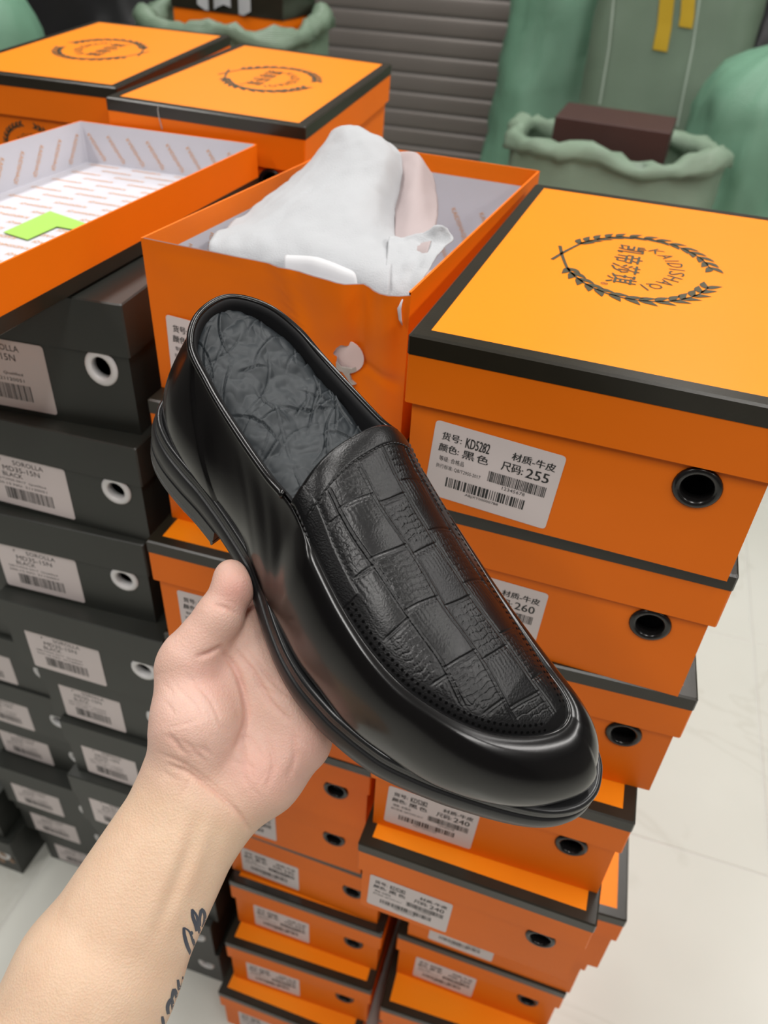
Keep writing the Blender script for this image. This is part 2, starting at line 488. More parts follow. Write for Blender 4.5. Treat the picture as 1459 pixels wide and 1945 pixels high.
# ------------------------------------------------------------------ rear orange boxes
def s105(v): return [c * 1.05 for c in v]
p = s105((-.3037, .8599, -.1555))
b2box = orange_box(p[0], p[1], 0, -.206, '255', 'orange shoe box with creased black edge behind the open box, wreath stems pointing left', emb=EMB, group='rear orange shoe boxes',
           z_top=CAM_Z + p[2], rot=(.034, .038), scale=1.05, side_emblem=((BW / 2 - INS + .0004, 0.02, 0.045), (math.pi / 2, 0, math.pi / 2)))
mb = MB(); tube(mb, [(-BW / 2 + .058, -BD / 2 - .0006, .0006), (-BW / 2 + .0565, -BD / 2 - .0012, -.004), (-BW / 2 + .057, -BD / 2 - .0010, -.012), (-BW / 2 + .059, -BD / 2 - .0006, -.022)], .0005, 6)
part('crease', mb.mesh('crease', MAT['board']), [c for c in b2box.children if c.name.startswith('lid')][0], label='pale crease across the black edge')
orange_box(-.5347, 1.0022, 0, -.173, '255', 'orange shoe box at upper left, wreath stems on its lid pointing right', emb=-EMB, group='rear orange shoe boxes',
           z_top=CAM_Z - .160, rot=(.05, .024), front=False, side_emblem=((-0.018, -BD / 2 + INS - .0004, 0.036), (math.pi / 2, 0, 0)))
for i in range(9):
    orange_box(-.318 + .004 * math.sin(i * 2.1), .988 + .006 * math.sin(i * 1.3), 0, -.21, '255', 'orange shoe box beneath the creased-edge box in the stack behind', group='rear orange shoe boxes', z_top=BP * (i + 1) - .0004)
    orange_box(-.548 + .004 * math.sin(i * 1.7), 1.10 + .006 * math.sin(i * 2.3), 0, -.18, '255', 'orange shoe box beneath the upper left box in the rear stack', group='rear orange shoe boxes', z_top=BP * (i + 1) - .0004)

# ------------------------------------------------------------------ grey boxes (placed by their lid's front right corner)
def grey_box(xr, yr, zt, yaw, label, zs=1.0, xs=1.0):
    w, d = GBW * xs, GBD
    x, y = xr - math.cos(yaw) * w, yr - math.sin(yaw) * w
    loc = box_frame(x, y, zt, yaw, w, d, GBH * zs)
    e = empty('charcoal_shoe_box', loc, (0, 0, yaw)); e.scale = (xs, 1, zs)
    tag(e, label, 'shoe box', 'charcoal shoe boxes')
    part('body', ME['gbody'], e); part('lid', ME['glid'], e, (0, 0, GBH))
    yf = -GBD / 2 + .003
    part('grommet', ME['ggrommet'], e, (GBW / 2 - .028, yf, GBH - .050), label='white plastic eyelet')
    stick_label(e, ME['glabel'], ME['gprint'], -GBW / 2 + .022, GBH - GHL - GH2 - .002, GW2, GH2, yf, .01)
    return e
gz = lambda k: 10 * GBP - k * GBP          # tops of the ten lower levels
grey_box(-.202, .538, CAM_Z - .2345, -.20, 'charcoal shoe box topping the left stack, under the upturned orange lid', zs=(CAM_Z - .2345 - 10 * GBP - .0003) / GBH)
grey_box(-.203, .520, gz(0), -.262, 'charcoal shoe box second from top of the left stack, white eyelet beside loafer heel')
grey_box(-.2107, .5187, gz(1), -.224, 'charcoal shoe box third from top of the left stack, label reading BLACK')
grey_box(-.201, .497, gz(2), -.258, 'charcoal shoe box fourth from top of the left stack, level with the thumb base')
lv = ['charcoal shoe box left of the palm, fifth from top of its stack', 'charcoal shoe box sixth from top of the left stack, beside the heel of the palm', 'charcoal shoe box seventh from top of the left stack, lid strip left of the wrist', 'charcoal shoe box eighth from top of the left stack, half hidden by the wrist',
      'charcoal shoe box ninth from top of the left stack, behind the forearm', 'charcoal shoe box second from the floor in the left stack, behind the forearm', 'charcoal shoe box on the floor under the left stack, behind the forearm']
for i, (xr, dy, xs) in enumerate([(-.209, .004, .90), (-.210, .0, .84), (-.208, -.008, .90), (-.192, .0, .97), (-.200, .004, .96), (-.212, 0, .95), (-.208, .003, .97)]):
    grey_box(xr, .512 + dy, gz(3 + i), -.262, lv[i], xs=xs)
la = ['top charcoal shoe box of the far-left column, a label corner at the frame edge', 'charcoal shoe box second from top of the far-left column at the frame edge', 'charcoal shoe box third from top of the far-left column, eyelet above its neighbour', 'charcoal shoe box fourth from top of the far-left column, label cut by the frame',
      'charcoal shoe box fifth from top of the far-left column, whole label near the frame edge', 'charcoal shoe box sixth from top of the far-left column, one above the floor', 'charcoal shoe box standing on the floor under the far-left column']
for i, (dx, dy) in enumerate([(-.006, .004), (0, 0), (.0, .0), (.002, .012), (.006, -.012), (.008, .0), (.026, .003)]):
    grey_box(-.405 + dx, .652 + dy, gz(3 + i), -.262, la[i])
c1 = grey_box(-.590, .668, gz(9), -.28, 'torn charcoal shoe box on the floor in the lower left corner')
grey_box(-.600, .676, gz(8), -.26, 'charcoal shoe box on top of the torn one in the lower left corner')
sm = MB()
sp = [(0.052, .052), (.062, .070), (.072, .060), (.085, .035), (.078, .030), (.066, .046), (.060, .020), (.050, .018)]
sm.loops([[(x, -GBD / 2 + .0025, z) for x, z in sp], [(x, -GBD / 2 + .0018, z) for x, z in sp]], cap1=True)
part('torn_patch', sm.mesh('torn_patch', mat('brown_kraft', (.33, .22, .15), .8)), c1, label='brown torn cardboard patch')

# ------------------------------------------------------------------ upturned lid with printed lining
def lining_print(mb, w, h, put, sx, sy, rot, size, seed=0):
    r = 0; y = size * .3
    while y < h:
        x = -sx * .5 * (r % 2) + .004
        while x < w:
            put(x, y); x += sx
        y += sy; r += 1
LX, LY, LZ, LYAW = -.452, .570, CAM_Z - .1895, -.281
lid = obj('upturned_box_lid', ME['lid'])
c_, s_ = math.cos(LYAW), math.sin(LYAW)
LS = 1.22                                    # this lid is from a longer box
LB = np.array([LX + c_ * BW / 2 - s_ * BD * (1 - LS / 2), LY + s_ * BW / 2 + c_ * BD * (1 - LS / 2), LZ - HL])
lid.scale = (1, LS, 1); lid.location = LB; lid.rotation_euler = (math.pi, 0, LYAW)
tag(lid, 'upturned orange box lid with printed white lining lying on charcoal boxes', 'box lid')
part('trim_band', ME['trim'], lid, label='black trim band')
mb = MB(); zf = -0.0016 - 0.0008
def fl(x, y, rot=0.0):
    if x < .002 or x > BW - .044: return
    v, f, a = text_geo('KAIDISHAQI'); h = .0052; w = .034
    q = v * [w, h]
    mb.add([(BW / 2 - (x + t[0]) - .004, -BD / 2 + y + t[1] + .004, zf) for t in q], f)
lining_print(mb, BW - .045, BD - .012, fl, .052, .0135, 0, .005)
for side in range(3):      # lining print on the walls: far end and both long sides
    v, f, a = text_geo('KAIDISHAQI')
    L = BW if side == 0 else BD
    n = int(L / .024)
    for i in range(n):
        q = v * [.030, .0052]; an = math.radians(58); s0 = -L / 2 + .012 + i * .024
        px = s0 + q[:, 0] * math.cos(an) - q[:, 1] * math.sin(an); pz = -HL + .010 + q[:, 0] * math.sin(an) + q[:, 1] * math.cos(an)
        ok = pz.max() < -.002
        e = .0016 + .0004
        if side == 0: P_ = [(a_, -(BD / 2 - e), b_) for a_, b_ in zip(px, pz)]
        elif side == 1: P_ = [(-(BW / 2 - e), a_, b_) for a_, b_ in zip(px, pz)]
        else: P_ = [(BW / 2 - e, a_, b_) for a_, b_ in zip(px, pz)]
        if ok: mb.add(P_, f)
part('lining_print', mb.mesh('lining_print', MAT['inner_ink'], fix=False), lid, label='orange repeated lettering')
st = [pixz(u, v, LB[2] + .0032) for u, v in ((7, 442), (95, 402), (174, 429), (142, 437), (108, 431), (52, 456))]
mb = MB(); st = np.array(st); mb.loops([[p for p in st], [p + [0, 0, .0006] for p in st]], cap0=True, cap1=True)
o = obj('paper_slip', mb.mesh('paper_slip', MAT['sticker'])); tag(o, 'folded lime green paper slip lying in the upturned lid', 'paper slip')

# ------------------------------------------------------------------ open box with a torn front
OX, OY, OYAW, OZT = -.186, .537, -.356, CAM_Z - .1848
ob = empty('open_shoe_box', box_frame(OX, OY, OZT, OYAW, BW, BD, BH), (0, 0, OYAW))
tag(ob, 'open orange shoe box with a crumpled torn front, holding a white dust bag', 'shoe box')
bw, bd = BW / 2 - INS, BD / 2 - INS
hx, hz = .163 - BW / 2, BH - .055
def dent(x, z):
    """outward shift of the crumpled front panel"""
    t = z / BH
    d = .0060 * math.exp(-((x - .040) / .020) ** 2) * t
    d -= .0085 * math.exp(-((x - .066) / .007) ** 2) * max(0, t - .15)
    d += .0050 * math.exp(-((x - .085) / .009) ** 2) * t
    d -= .0040 * math.exp(-((x - hx) / .016) ** 2 - ((z - hz) / .016) ** 2)
    d += .0030 * math.exp(-(((x + .35 * (z - .09)) - .02) / .005) ** 2) * t - .0018 * math.exp(-((z - hz + .25 * (x - hx)) / .004) ** 2) * (x > hx)
    d += .0012 * noise.noise(Vector((x * 60, z * 40, 3)))
    e = min(1, (bw - abs(x)) / .012)
    return d * max(0, e) if x < 0 else d * max(0.25, min(1, e + .25))
def rimdip(x): return -.0035 / (1 + math.exp(-(x - .050) / .004)) * (1 if x < .098 else .6)
mb = MB(); nA, nR = 72, 22
for layer in (0, 1):
    rows = []
    for j in range(nR + 1):
        row = []
        for i in range(nA):
            a = 2 * math.pi * i / nA + .03; ca, sa = math.cos(a), math.sin(a)
            r0 = .0078 * (1 + .10 * math.sin(3 * a) + .12 * noise.noise(Vector((ca * 3, sa * 3, 1)))) * (1.15 if sa > 0 else 1.0 + .35 * max(0, -sa))
            t = min([1e9] + [((bw if ca > 0 else -bw) - hx) / ca for _ in (0,) if abs(ca) > 1e-6] + [((BH if sa > 0 else 0) - hz) / sa for _ in (0,) if abs(sa) > 1e-6])
            rr = r0 + (t - r0) * (j / nR) ** 1.3
            row.append([hx + rr * ca, hz + rr * sa])
        rows.append(row)
    for cx, cz in ((-bw, 0), (bw, 0), (bw, BH), (-bw, BH)):
        k = min(range(nA), key=lambda k: (rows[-1][k][0] - cx) ** 2 + (rows[-1][k][1] - cz) ** 2); rows[-1][k] = [cx, cz]
    L = [[(x, -bd + .0016 * layer - dent(x, z), z + (rimdip(x) * (z / BH) ** 6)) for x, z in row] for row in rows]
    nf0 = len(mb.f); mb.loops(L)
    if layer == 0: nout = len(mb.f)
me = mb.mesh('front_panel', MAT['orange'], smooth=True, fix=False); me.materials.append(MAT['inner'])
for k, pl in enumerate(me.polygons): pl.material_index = 0 if k < nout else 1
part('front_panel', me, ob, label='crumpled orange front with a torn eyelet hole')
mb = MB()
def q4(*p): mb.add(p, [(0, 1, 2, 3)])
th = .0016
def wall(x0, y0, x1, y1):     # outer/inner/rim of one wall, direction runs so that the inside lies to its left
    dx, dy = x1 - x0, y1 - y0; L = math.hypot(dx, dy); nx, ny = -dy / L * th, dx / L * th
    q4((x0, y0, 0), (x1, y1, 0), (x1, y1, BH), (x0, y0, BH)); q4((x0, y0, BH), (x1, y1, BH), (x1 + nx, y1 + ny, BH), (x0 + nx, y0 + ny, BH))
wall(bw, -bd, bw, bd); wall(bw, bd, -bw, bd); wall(-bw, bd, -bw, -bd)
q4((-bw, bd, 0), (bw, bd, 0), (bw, -bd, 0), (-bw, -bd, 0))
# the orange paper is folded over the rim and reaches a little way down inside
fo = .016
def inner(x0, y0, x1, y1, z0, z1): q4((x0, y0, z0), (x0, y0, z1), (x1, y1, z1), (x1, y1, z0))
iw, idp = bw - th, bd - th
for a in ((iw, -idp, iw, idp), (iw, idp, -iw, idp), (-iw, idp, -iw, -idp)): inner(*a, BH - fo, BH)
n0 = len(mb.f)
for a in ((iw, -idp, iw, idp), (iw, idp, -iw, idp), (-iw, idp, -iw, -idp)): inner(*a, th, BH - fo)
q4((-iw, -idp, th), (iw, -idp, th), (iw, idp, th), (-iw, idp, th))
me = mb.mesh('body', MAT['orange'], fix=False); me.materials.append(MAT['inner'])
for k, pl in enumerate(me.polygons): pl.material_index = 1 if k >= n0 else 0
bo = part('body', me, ob)
mb = MB(); v, f, a = text_geo('KAIDISHAQI')
for side, L in ((0, BW), (1, BD), (2, BD)):
    for row in range(3):
        for i in range(int(L / .030)):
            q = v * [.032, .0058]; an = math.radians(-60 if side == 0 else 60); s0 = -L / 2 + .016 + i * .030 + .015 * (row % 2)
            px = s0 + q[:, 0] * math.cos(an) - q[:, 1] * math.sin(an); pz = (.0385 if an < 0 else .0085) + row * .0295 + q[:, 0] * math.sin(an) + q[:, 1] * math.cos(an)
            if pz.max() > BH - fo - .001 or px.max() > L / 2 - .008: continue
            e = th + .0004
            if side == 0: mb.add([(x, bd - e, z) for x, z in zip(px, pz)], f)
            elif side == 1: mb.add([(-bw + e, x, z) for x, z in zip(px, pz)], f)
            else: mb.add([(bw - e, -x, z) for x, z in zip(px, pz)], f)
part('lining_print', mb.mesh('lining_print', MAT['inner_ink'], fix=False), bo, label='orange repeated lettering')
stick_label(ob, ME['label'], orange_print('255'), .016 - BW / 2, BH - .108, LW, LH, -bd - .0008, .03)
# torn liner paper behind the hole and the ragged flap under it
mb = MB(); C = [(hx + .0115 * math.cos(a), hz + .0115 * math.sin(a)) for a in np.linspace(0, 2 * math.pi, 24, endpoint=False)]
mb.loops([[(x, -bd + .0030, z) for x, z in C], [(x, -bd + .0036, z) for x, z in C]], cap0=True, cap1=True)
part('liner_paper', mb.mesh('liner_paper', mat('pinkish_paper', (.78, .62, .60), .7, vary=.05)), ob)
mb = MB(); fl_ = [(-.0075, -.004), (-.004, -.0075), (.003, -.008), (.0065, -.006), (.006, -.010), (.002, -.0115), (.0035, -.016), (.0070, -.0185), (.004, -.0195), (.000, -.0145), (-.003, -.0110), (-.007, -.0095)]
mb.loops([[(hx + x, -bd - dent(hx + x, hz + z) - .0008 - .0015 * abs(math.sin(z * 900)), hz + z) for x, z in fl_], [(hx + x, -bd - dent(hx + x, hz + z) - .0002, hz + z) for x, z in fl_]], cap0=True)
part('torn_flap', mb.mesh('torn_flap', MAT['board']), ob, label='ragged grey cardboard tear')

mb = MB(); tube(mb, [(bw - .004, -bd - .0035, BH - .004), (bw - .0055, -bd - .0042, BH - .010), (bw - .0045, -bd - .0040, BH - .017), (bw - .003, -bd - .0032, BH - .021)], [.0004, .0013, .0011, .0003], 8)
part('corner_tear', mb.mesh('corner_tear', MAT['inner'], smooth=True), ob, label='white torn paper at the crumpled corner')

# ------------------------------------------------------------------ dust bag in the open box
_oo = np.array([OX, OY, 0]); _ex = np.array([math.cos(OYAW), math.sin(OYAW), 0]); _ey = np.array([-math.sin(OYAW), math.cos(OYAW), 0])
def inbox(u, v, yl):
    r = RT * (u - 729.5) / F_PX - UP * (v - 972.5) / F_PX + FW
    t = ((_oo + _ey * yl) @ _ey) / (r @ _ey)
    return CAM + r * t
def cloth(rows, nu, nv, amp, seed, name, m, th=.0007, fscale=40):
    G = np.array([[inbox(u, v, y) for u, v in pts] for y, pts in rows])
    A = np.array([spline(G[i], nu) for i in range(len(G))])
    B = np.array([spline(A[:, j], nv) for j in range(nu)])      # nu x nv x 3
    du = np.gradient(B, axis=0); dv = np.gradient(B, axis=1); N = np.cross(du, dv); N /= np.linalg.norm(N, axis=2)[..., None] + 1e-9
    V = []
    for i in range(nu):
        for j in range(nv):
            p_ = Vector(B[i, j]); d_ = amp * noise.noise(p_ * fscale + Vector((seed, 0, 0))) + amp * .5 * noise.noise(p_ * fscale * 2.7)
            V.append(B[i, j] + N[i, j] * d_)
    fs = [(i * nv + j, (i + 1) * nv + j, (i + 1) * nv + j + 1, i * nv + j + 1) for i in range(nu - 1) for j in range(nv - 1)]
    V2 = [p_ - N.reshape(-1, 3)[k] * th for k, p_ in enumerate(V)]; n = len(V)
    fs2 = [tuple(i + n for i in f[::-1]) for f in fs]
    idx = [i * nv for i in range(nu)] + [(nu - 1) * nv + j for j in range(1, nv)] + [i * nv + nv - 1 for i in range(nu - 2, -1, -1)] + [j for j in range(nv - 2, 0, -1)]
    rim = [(idx[k], idx[(k + 1) % len(idx)], idx[(k + 1) % len(idx)] + n, idx[k] + n) for k in range(len(idx))]
    return fix_normals(mesh(name, V + V2, fs + fs2 + rim, m, True))
bagm = mat('white_nonwoven_cloth', (0.45, 0.46, 0.48), .8, .2, bump=.45, bscale=900, sheen=.2)
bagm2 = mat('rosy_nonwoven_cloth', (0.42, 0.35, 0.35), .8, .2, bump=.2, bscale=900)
rows = [(.030, [(395, 500), (470, 520), (560, 545), (650, 565), (738, 590)]),
        (.045, [(402, 452), (480, 462), (570, 474), (660, 496), (742, 520)]),
        (.095, [(440, 424), (515, 402), (600, 398), (690, 418), (752, 468)]),
        (.150, [(515, 368), (572, 338), (640, 330), (712, 352), (756, 440)]),
        (.190, [(566, 326), (608, 288), (676, 262), (742, 300), (768, 400)]),
        (.220, [(602, 306), (632, 250), (678, 243), (752, 284), (780, 352)]),
        (.245, [(612, 312), (640, 262), (690, 255), (758, 296), (790, 385)]),
        (.262, [(622, 370), (650, 350), (700, 340), (765, 350), (800, 430)])]
bag = obj('dust_bag', cloth(rows, 60, 70, .0022, 3, 'dust_bag', bagm))
tag(bag, 'white woven dust bag draped over a shoe in the open orange box', 'dust bag')
rows = [(.060, [(742, 560), (760, 560), (790, 560)]), (.080, [(746, 500), (775, 480), (815, 470)]), (.135, [(750, 440), (780, 425), (826, 440)]),
        (.185, [(748, 372), (790, 350), (832, 400)]), (.215, [(748, 318), (795, 305), (828, 352)]), (.232, [(742, 292), (786, 292), (820, 330)]), (.255, [(760, 340), (790, 340), (822, 380)])]
part('bag_side', cloth(rows, 24, 50, .0016, 9, 'bag_side', bagm2), bag, label='rosy translucent side of the bag')
rows = [(.030, [(728, 590), (770, 590), (800, 590)]), (.040, [(730, 535), (765, 545), (800, 545)]), (.060, [(735, 490), (770, 500), (820, 500)]), (.085, [(738, 456), (785, 466), (845, 470)]), (.095, [(740, 452), (792, 452), (862, 455)]), (.100, [(742, 470), (830, 430), (850, 436)])]
part('bag_flap', cloth(rows, 26, 30, .0025, 5, 'bag_flap', bagm, fscale=70), bag, label='white folded corner of the bag')
rows = [(.016, [(540, 530), (600, 540), (680, 560)]), (.022, [(540, 490), (600, 496), (676, 522)]), (.034, [(548, 486), (605, 490), (664, 512)]), (.045, [(556, 500), (605, 505), (660, 525)])]
part('bag_hem', cloth(rows, 26, 14, .0006, 5, 'bag_hem', mat('bright_white_cloth', (.60, .60, .62), .8, .2)), bag, label='bright white hem')
# ------------------------------------------------------------------ the room
TS = 0.62
def env(ex, ey, z=0.0):
    p = EX * ex + EY * ey
    return (p[0], p[1], z)
fm = bpy.data.materials.new('cream_marble_tile'); fm.use_nodes = True
nt = fm.node_tree; b = nt.nodes['Principled BSDF']; b.inputs['Roughness'].default_value = 0.22; b.inputs['Specular IOR Level'].default_value = 0.35
tc = nt.nodes.new('ShaderNodeNewGeometry')
n1 = nt.nodes.new('ShaderNodeTexNoise'); n1.inputs['Scale'].default_value = 1.6; n1.inputs['Detail'].default_value = 6; n1.inputs['Distortion'].default_value = 1.2
n2 = nt.nodes.new('ShaderNodeTexNoise'); n2.inputs['Scale'].default_value = 3.0; n2.inputs['Detail'].default_value = 4
vr = nt.nodes.new('ShaderNodeValToRGB'); vr.color_ramp.elements[0].position = 0.485; vr.color_ramp.elements[0].color = (1, 1, 1, 1)
e1 = vr.color_ramp.elements.new(0.50); e1.color = (.74, .72, .68, 1); vr.color_ramp.elements[2].position = 0.512; vr.color_ramp.elements[2].color = (1, 1, 1, 1)
c2 = nt.nodes.new('ShaderNodeMixRGB'); c2.inputs[1].default_value = (.63, .63, .57, 1); c2.inputs[2].default_value = (.73, .735, .68, 1)
mm = nt.nodes.new('ShaderNodeMixRGB'); mm.blend_type = 'MULTIPLY'; mm.inputs[0].default_value = 0.25
for n in (n1, n2): nt.links.new(tc.outputs['Position'], n.inputs['Vector'])
nt.links.new(n1.outputs['Fac'], vr.inputs[0]); nt.links.new(n2.outputs['Fac'], c2.inputs[0])
nt.links.new(c2.outputs[0], mm.inputs[1]); nt.links.new(vr.outputs[0], mm.inputs[2]); nt.links.new(mm.outputs[0], b.inputs['Base Color'])
grout = mat('pale_grout', (.66, .65, .62), .7)
mb = MB(); S = 6.2
mb.box(-4.4, 4.4, -2.6, 3.9, -.06, -.002)
fl_o = obj('floor', mb.mesh('floor', grout)); fl_o.rotation_euler = (0, 0, YAW); tag(fl_o, kind='structure')
mb = MB(); g = .0012; h = TS / 2 - g; cc = .0015
mb.loops([[(-a, -a, z), (a, -a, z), (a, a, z), (-a, a, z)] for a, z in ((h, -.002), (h, -cc), (h - cc, 0))], cap1=True)
tile_me = mb.mesh('tile', fm)
for i in range(-7, 6):
    for j in range(-5, 7):
        cx, cy = .51 + (i + .5) * TS, .925 + (j + .5) * TS
        if -4.1 < cx < 4.1 and -2.3 < cy < 3.75:
            t = part('tile', tile_me, fl_o, (cx, cy, 0))
# roller shutter along the back
WD = 3.75
mb = MB(); mb.box(-4.4, 4.4, WD + .03, WD + .10, 0, CEIL)
wb = obj('wall_back', mb.mesh('wall_back', mat('dark_wall_paint', (.10, .095, .09), .7))); wb.rotation_euler = (0, 0, YAW); tag(wb, kind='structure')
shm = mat('grey_brown_shutter_steel', (.20, .178, .162), .45, .5, metal=.25, vary=.08, vscale=4)
pz = .074
mb = MB(); prof = []
for t in np.linspace(0, 1, 9):
    prof.append((-.007 * math.sin(math.pi * t) ** .35, t * (pz - .007)))
mb.loops([[(-4.3, y, z) for y, z in prof], [(4.3, y, z) for y, z in prof]], closed=False)
slat_me = mb.mesh('slat', shm)
for k in range(int(CEIL / pz)):
    part('slat', slat_me, wb, (0, WD + .028, k * pz + .004))
mb = MB(); mb.box(-4.4, 4.4, -2.6, WD + .10, CEIL, CEIL + .05)
ce = obj('ceiling', mb.mesh('ceiling', mat('ceiling_paint', (.30, .30, .30), .9))); ce.rotation_euler = (0, 0, YAW); tag(ce, kind='structure')
for nm, x in (('wall_left', -4.4), ('wall_right', 4.35)):
    mb = MB(); mb.box(x, x + .05, -2.6, WD + .10, 0, CEIL)
    w_ = obj(nm, mb.mesh(nm, mat(nm + '_paint', (.22, .21, .20), .8))); w_.rotation_euler = (0, 0, YAW); tag(w_, kind='structure')
mb = MB(); mb.box(-4.4, 4.4, -2.65, -2.6, 0, CEIL)
w_ = obj('wall_front', mb.mesh('wall_front', mat('wall_front_paint', (.07, .065, .06), .8))); w_.rotation_euler = (0, 0, YAW); tag(w_, kind='structure')

# ------------------------------------------------------------------ woven sacks
def sack_mat(name, col, dark=.6, rough=.45):
    m = mat(name, col, rough, .4, vary=.18, vscale=7, bump=.0)
    nt = m.node_tree; b = nt.nodes['Principled BSDF']
    tc = nt.nodes.new('ShaderNodeTexCoord'); w = nt.nodes.new('ShaderNodeTexWave'); w.wave_type = 'BANDS'; w.bands_direction = 'Z'; w.inputs['Scale'].default_value = 90
    n = nt.nodes.new('ShaderNodeTexNoise'); n.noise_type = 'RIDGED_MULTIFRACTAL'; n.inputs['Scale'].default_value = 5.5; n.inputs['Detail'].default_value = 3; n.inputs['Distortion'].default_value = .6
    ad = nt.nodes.new('ShaderNodeMath'); ad.operation = 'MULTIPLY_ADD'; ad.inputs[1].default_value = .05
    nt.links.new(tc.outputs['Object'], w.inputs['Vector']); nt.links.new(tc.outputs['Object'], n.inputs['Vector'])
    nt.links.new(w.outputs['Fac'], ad.inputs[0]); nt.links.new(n.outputs['Fac'], ad.inputs[2])
    bp = nt.nodes.new('ShaderNodeBump'); bp.inputs['Strength'].default_value = .55; bp.inputs['Distance'].default_value = .03
    nt.links.new(ad.outputs[0], bp.inputs['Height']); nt.links.new(bp.outputs['Normal'], b.inputs['Normal'])
    return m
SG = sack_mat('sea_green_woven', (.155, .315, .215)); SG2 = sack_mat('grey_green_woven', (.150, .215, .150)); SG3 = sack_mat('pale_green_woven', (.205, .285, .205)); SK = sack_mat('black_plastic', (.012, .012, .014), rough=.3)
def sack(name, u, v, yd, w, d, ht, m, label, cat='sack', seed=0, yaw=YAW, taper=.86, top='gather', lean=0.0, sq=3.0, amp=.03, group='woven sacks', rx=None):
    """filled sack standing on the floor; its centre lies on the ray through pixel (u, v) at distance yd"""
    c = pixy(u, v, yd); base = np.array([c[0], c[1], 0.0]); ht = c[2] if ht is None else ht
    nz, na = 44, 64; L = []
    for k in range(nz):
        t = k / (nz - 1); z = ht * t
        prof = min(1, (t / .06) ** .5 * .18 + .82) * (1 - (1 - taper) * t)
        if top == 'gather': prof *= 1 if t < .86 else max(.16, math.cos((t - .86) / .14 * math.pi / 2) ** .8)
        if top == 'round': prof *= 1 if t < .80 else max(.02, math.cos((t - .80) / .20 * math.pi / 2) ** .55)
        row = []
        for i in range(na):
            a = 2 * math.pi * i / na; ca, sa = math.cos(a), math.sin(a)
            r = (abs(ca) ** sq + abs(sa) ** sq) ** (-1 / sq)
            x, y = w / 2 * r * ca * prof, d / 2 * r * sa * prof
            q = Vector((x * 5 + seed, y * 5, z * 4)); f = 1 + amp * 3.0 * noise.noise(q) + amp * 1.2 * noise.noise(q * 3.1) + amp * .8 * (.5 - abs(noise.noise(q * 2.2 + Vector((5, 1, 0))))) + amp * .9 * (.4 - abs(noise.noise(Vector((q.x * 4, q.y * 4, q.z * 1.3))))) + amp * .5 * noise.noise(q * 8) + amp * (2.0 if top == 'gather' else 1.0) * (.3 + t) * (.35 - abs(noise.noise(Vector((ca * 3.4 + seed, sa * 3.4, z * 1.1))))) + amp * .8 * (.3 - abs(noise.noise(Vector((ca * 7 + seed, sa * 7, z * 5)))))
            row.append((x * f + lean * z, y * f, z + amp * .25 * noise.noise(q * 2)))
        L.append(row)
    mb = MB()
    if top == 'open':        # rolled-down rim and the dark inside
        n = len(L)
        top_row = L[-1]
        for dr, dz in ((1.06, .015), (1.10, -.02), (1.07, -.055)):
            pass
        roll = []
        for a_ in np.linspace(-.4, 1.35 * math.pi, 12):
            rr_ = .024
            row = []
            for i, (x, y, z) in enumerate(top_row):
                an = 2 * math.pi * i / na; wob = 1 + .45 * noise.noise(Vector((math.cos(an) * 2.2 + seed, math.sin(an) * 2.2, 5))); wob += .7 * noise.noise(Vector((math.cos(an) * 9 + seed, math.sin(an) * 9, a_ * .8))); zz = .035 * noise.noise(Vector((math.cos(an) * 1.7, math.sin(an) * 1.7 + seed, 1)))
                o_ = rr_ * wob * math.cos(a_); l_ = math.hypot(x, y)
                row.append((x * (1 + (o_ - .01) / l_), y * (1 + (o_ - .01) / l_), z + rr_ * wob * math.sin(a_) + zz))
            roll.append(row)
        L = L + roll
        last = L[-1]
        for s_, dz in ((.93, -.10), (.9, -.16), (.05, -.15)):
            L.append([(x * s_, y * s_, top_row[i][2] + dz) for i, (x, y, z) in enumerate(last)])
    mb.loops(L, cap0=True, cap1=True)
    o = obj(name, mb.mesh(name, m, smooth=True)); o.location = base; o.rotation_euler = (0, 0, yaw)
    return tag(o, label, cat, group), base
s1, _ = sack('woven_sack', 1050, 150, 3.25, .50, .36, 1.62, SG, 'tall sea-green woven sack standing beside the roller shutter', seed=1, taper=.92, sq=2.6, lean=.05, amp=.05)
s2, b2 = sack('woven_sack', 1236, 150, 2.80, .48, .34, 1.55, SG2, 'tall grey-green sack with two strips of yellow tape', seed=4, taper=.97, sq=4, amp=.014, lean=.03)
s4, _ = sack('woven_sack', 1530, 60, 2.30, .42, .34, None, SG, 'sea-green sack with gathered top at the right frame edge', seed=9, taper=.95, sq=2.6, amp=.06)
s3, b3 = sack('woven_sack', 1170, 275, 2.10, .50, .34, None, SG3, 'low open woven sack with rolled rim carrying a brown box', seed=13, taper=1.0, top='open', sq=3.2, amp=.022)
s5, b5 = sack('woven_sack', 448, 48, 2.00, .40, .32, None, SG2, 'open green sack holding an orange box behind the rear boxes', seed=21, taper=1.0, top='open', sq=3.0, amp=.02)
sack('woven_sack', -22, 40, 2.1, .22, .22, 1.25, SG, 'sea-green sack at the upper left corner of frame', seed=27, taper=.95, sq=2.5)
sack('rubbish_bag', 185, 0, 2.75, .62, .40, 1.45, SK, 'black plastic bag behind the upper left orange box', 'bag', seed=31, top='round', sq=2.3, amp=.05, group='black plastic bags')
sack('rubbish_bag', 1500, 0, 3.15, .44, .36, 1.45, SK, 'black plastic bag at the upper right corner of frame', 'bag', seed=37, top='round', sq=2.3, amp=.05, group='black plastic bags')
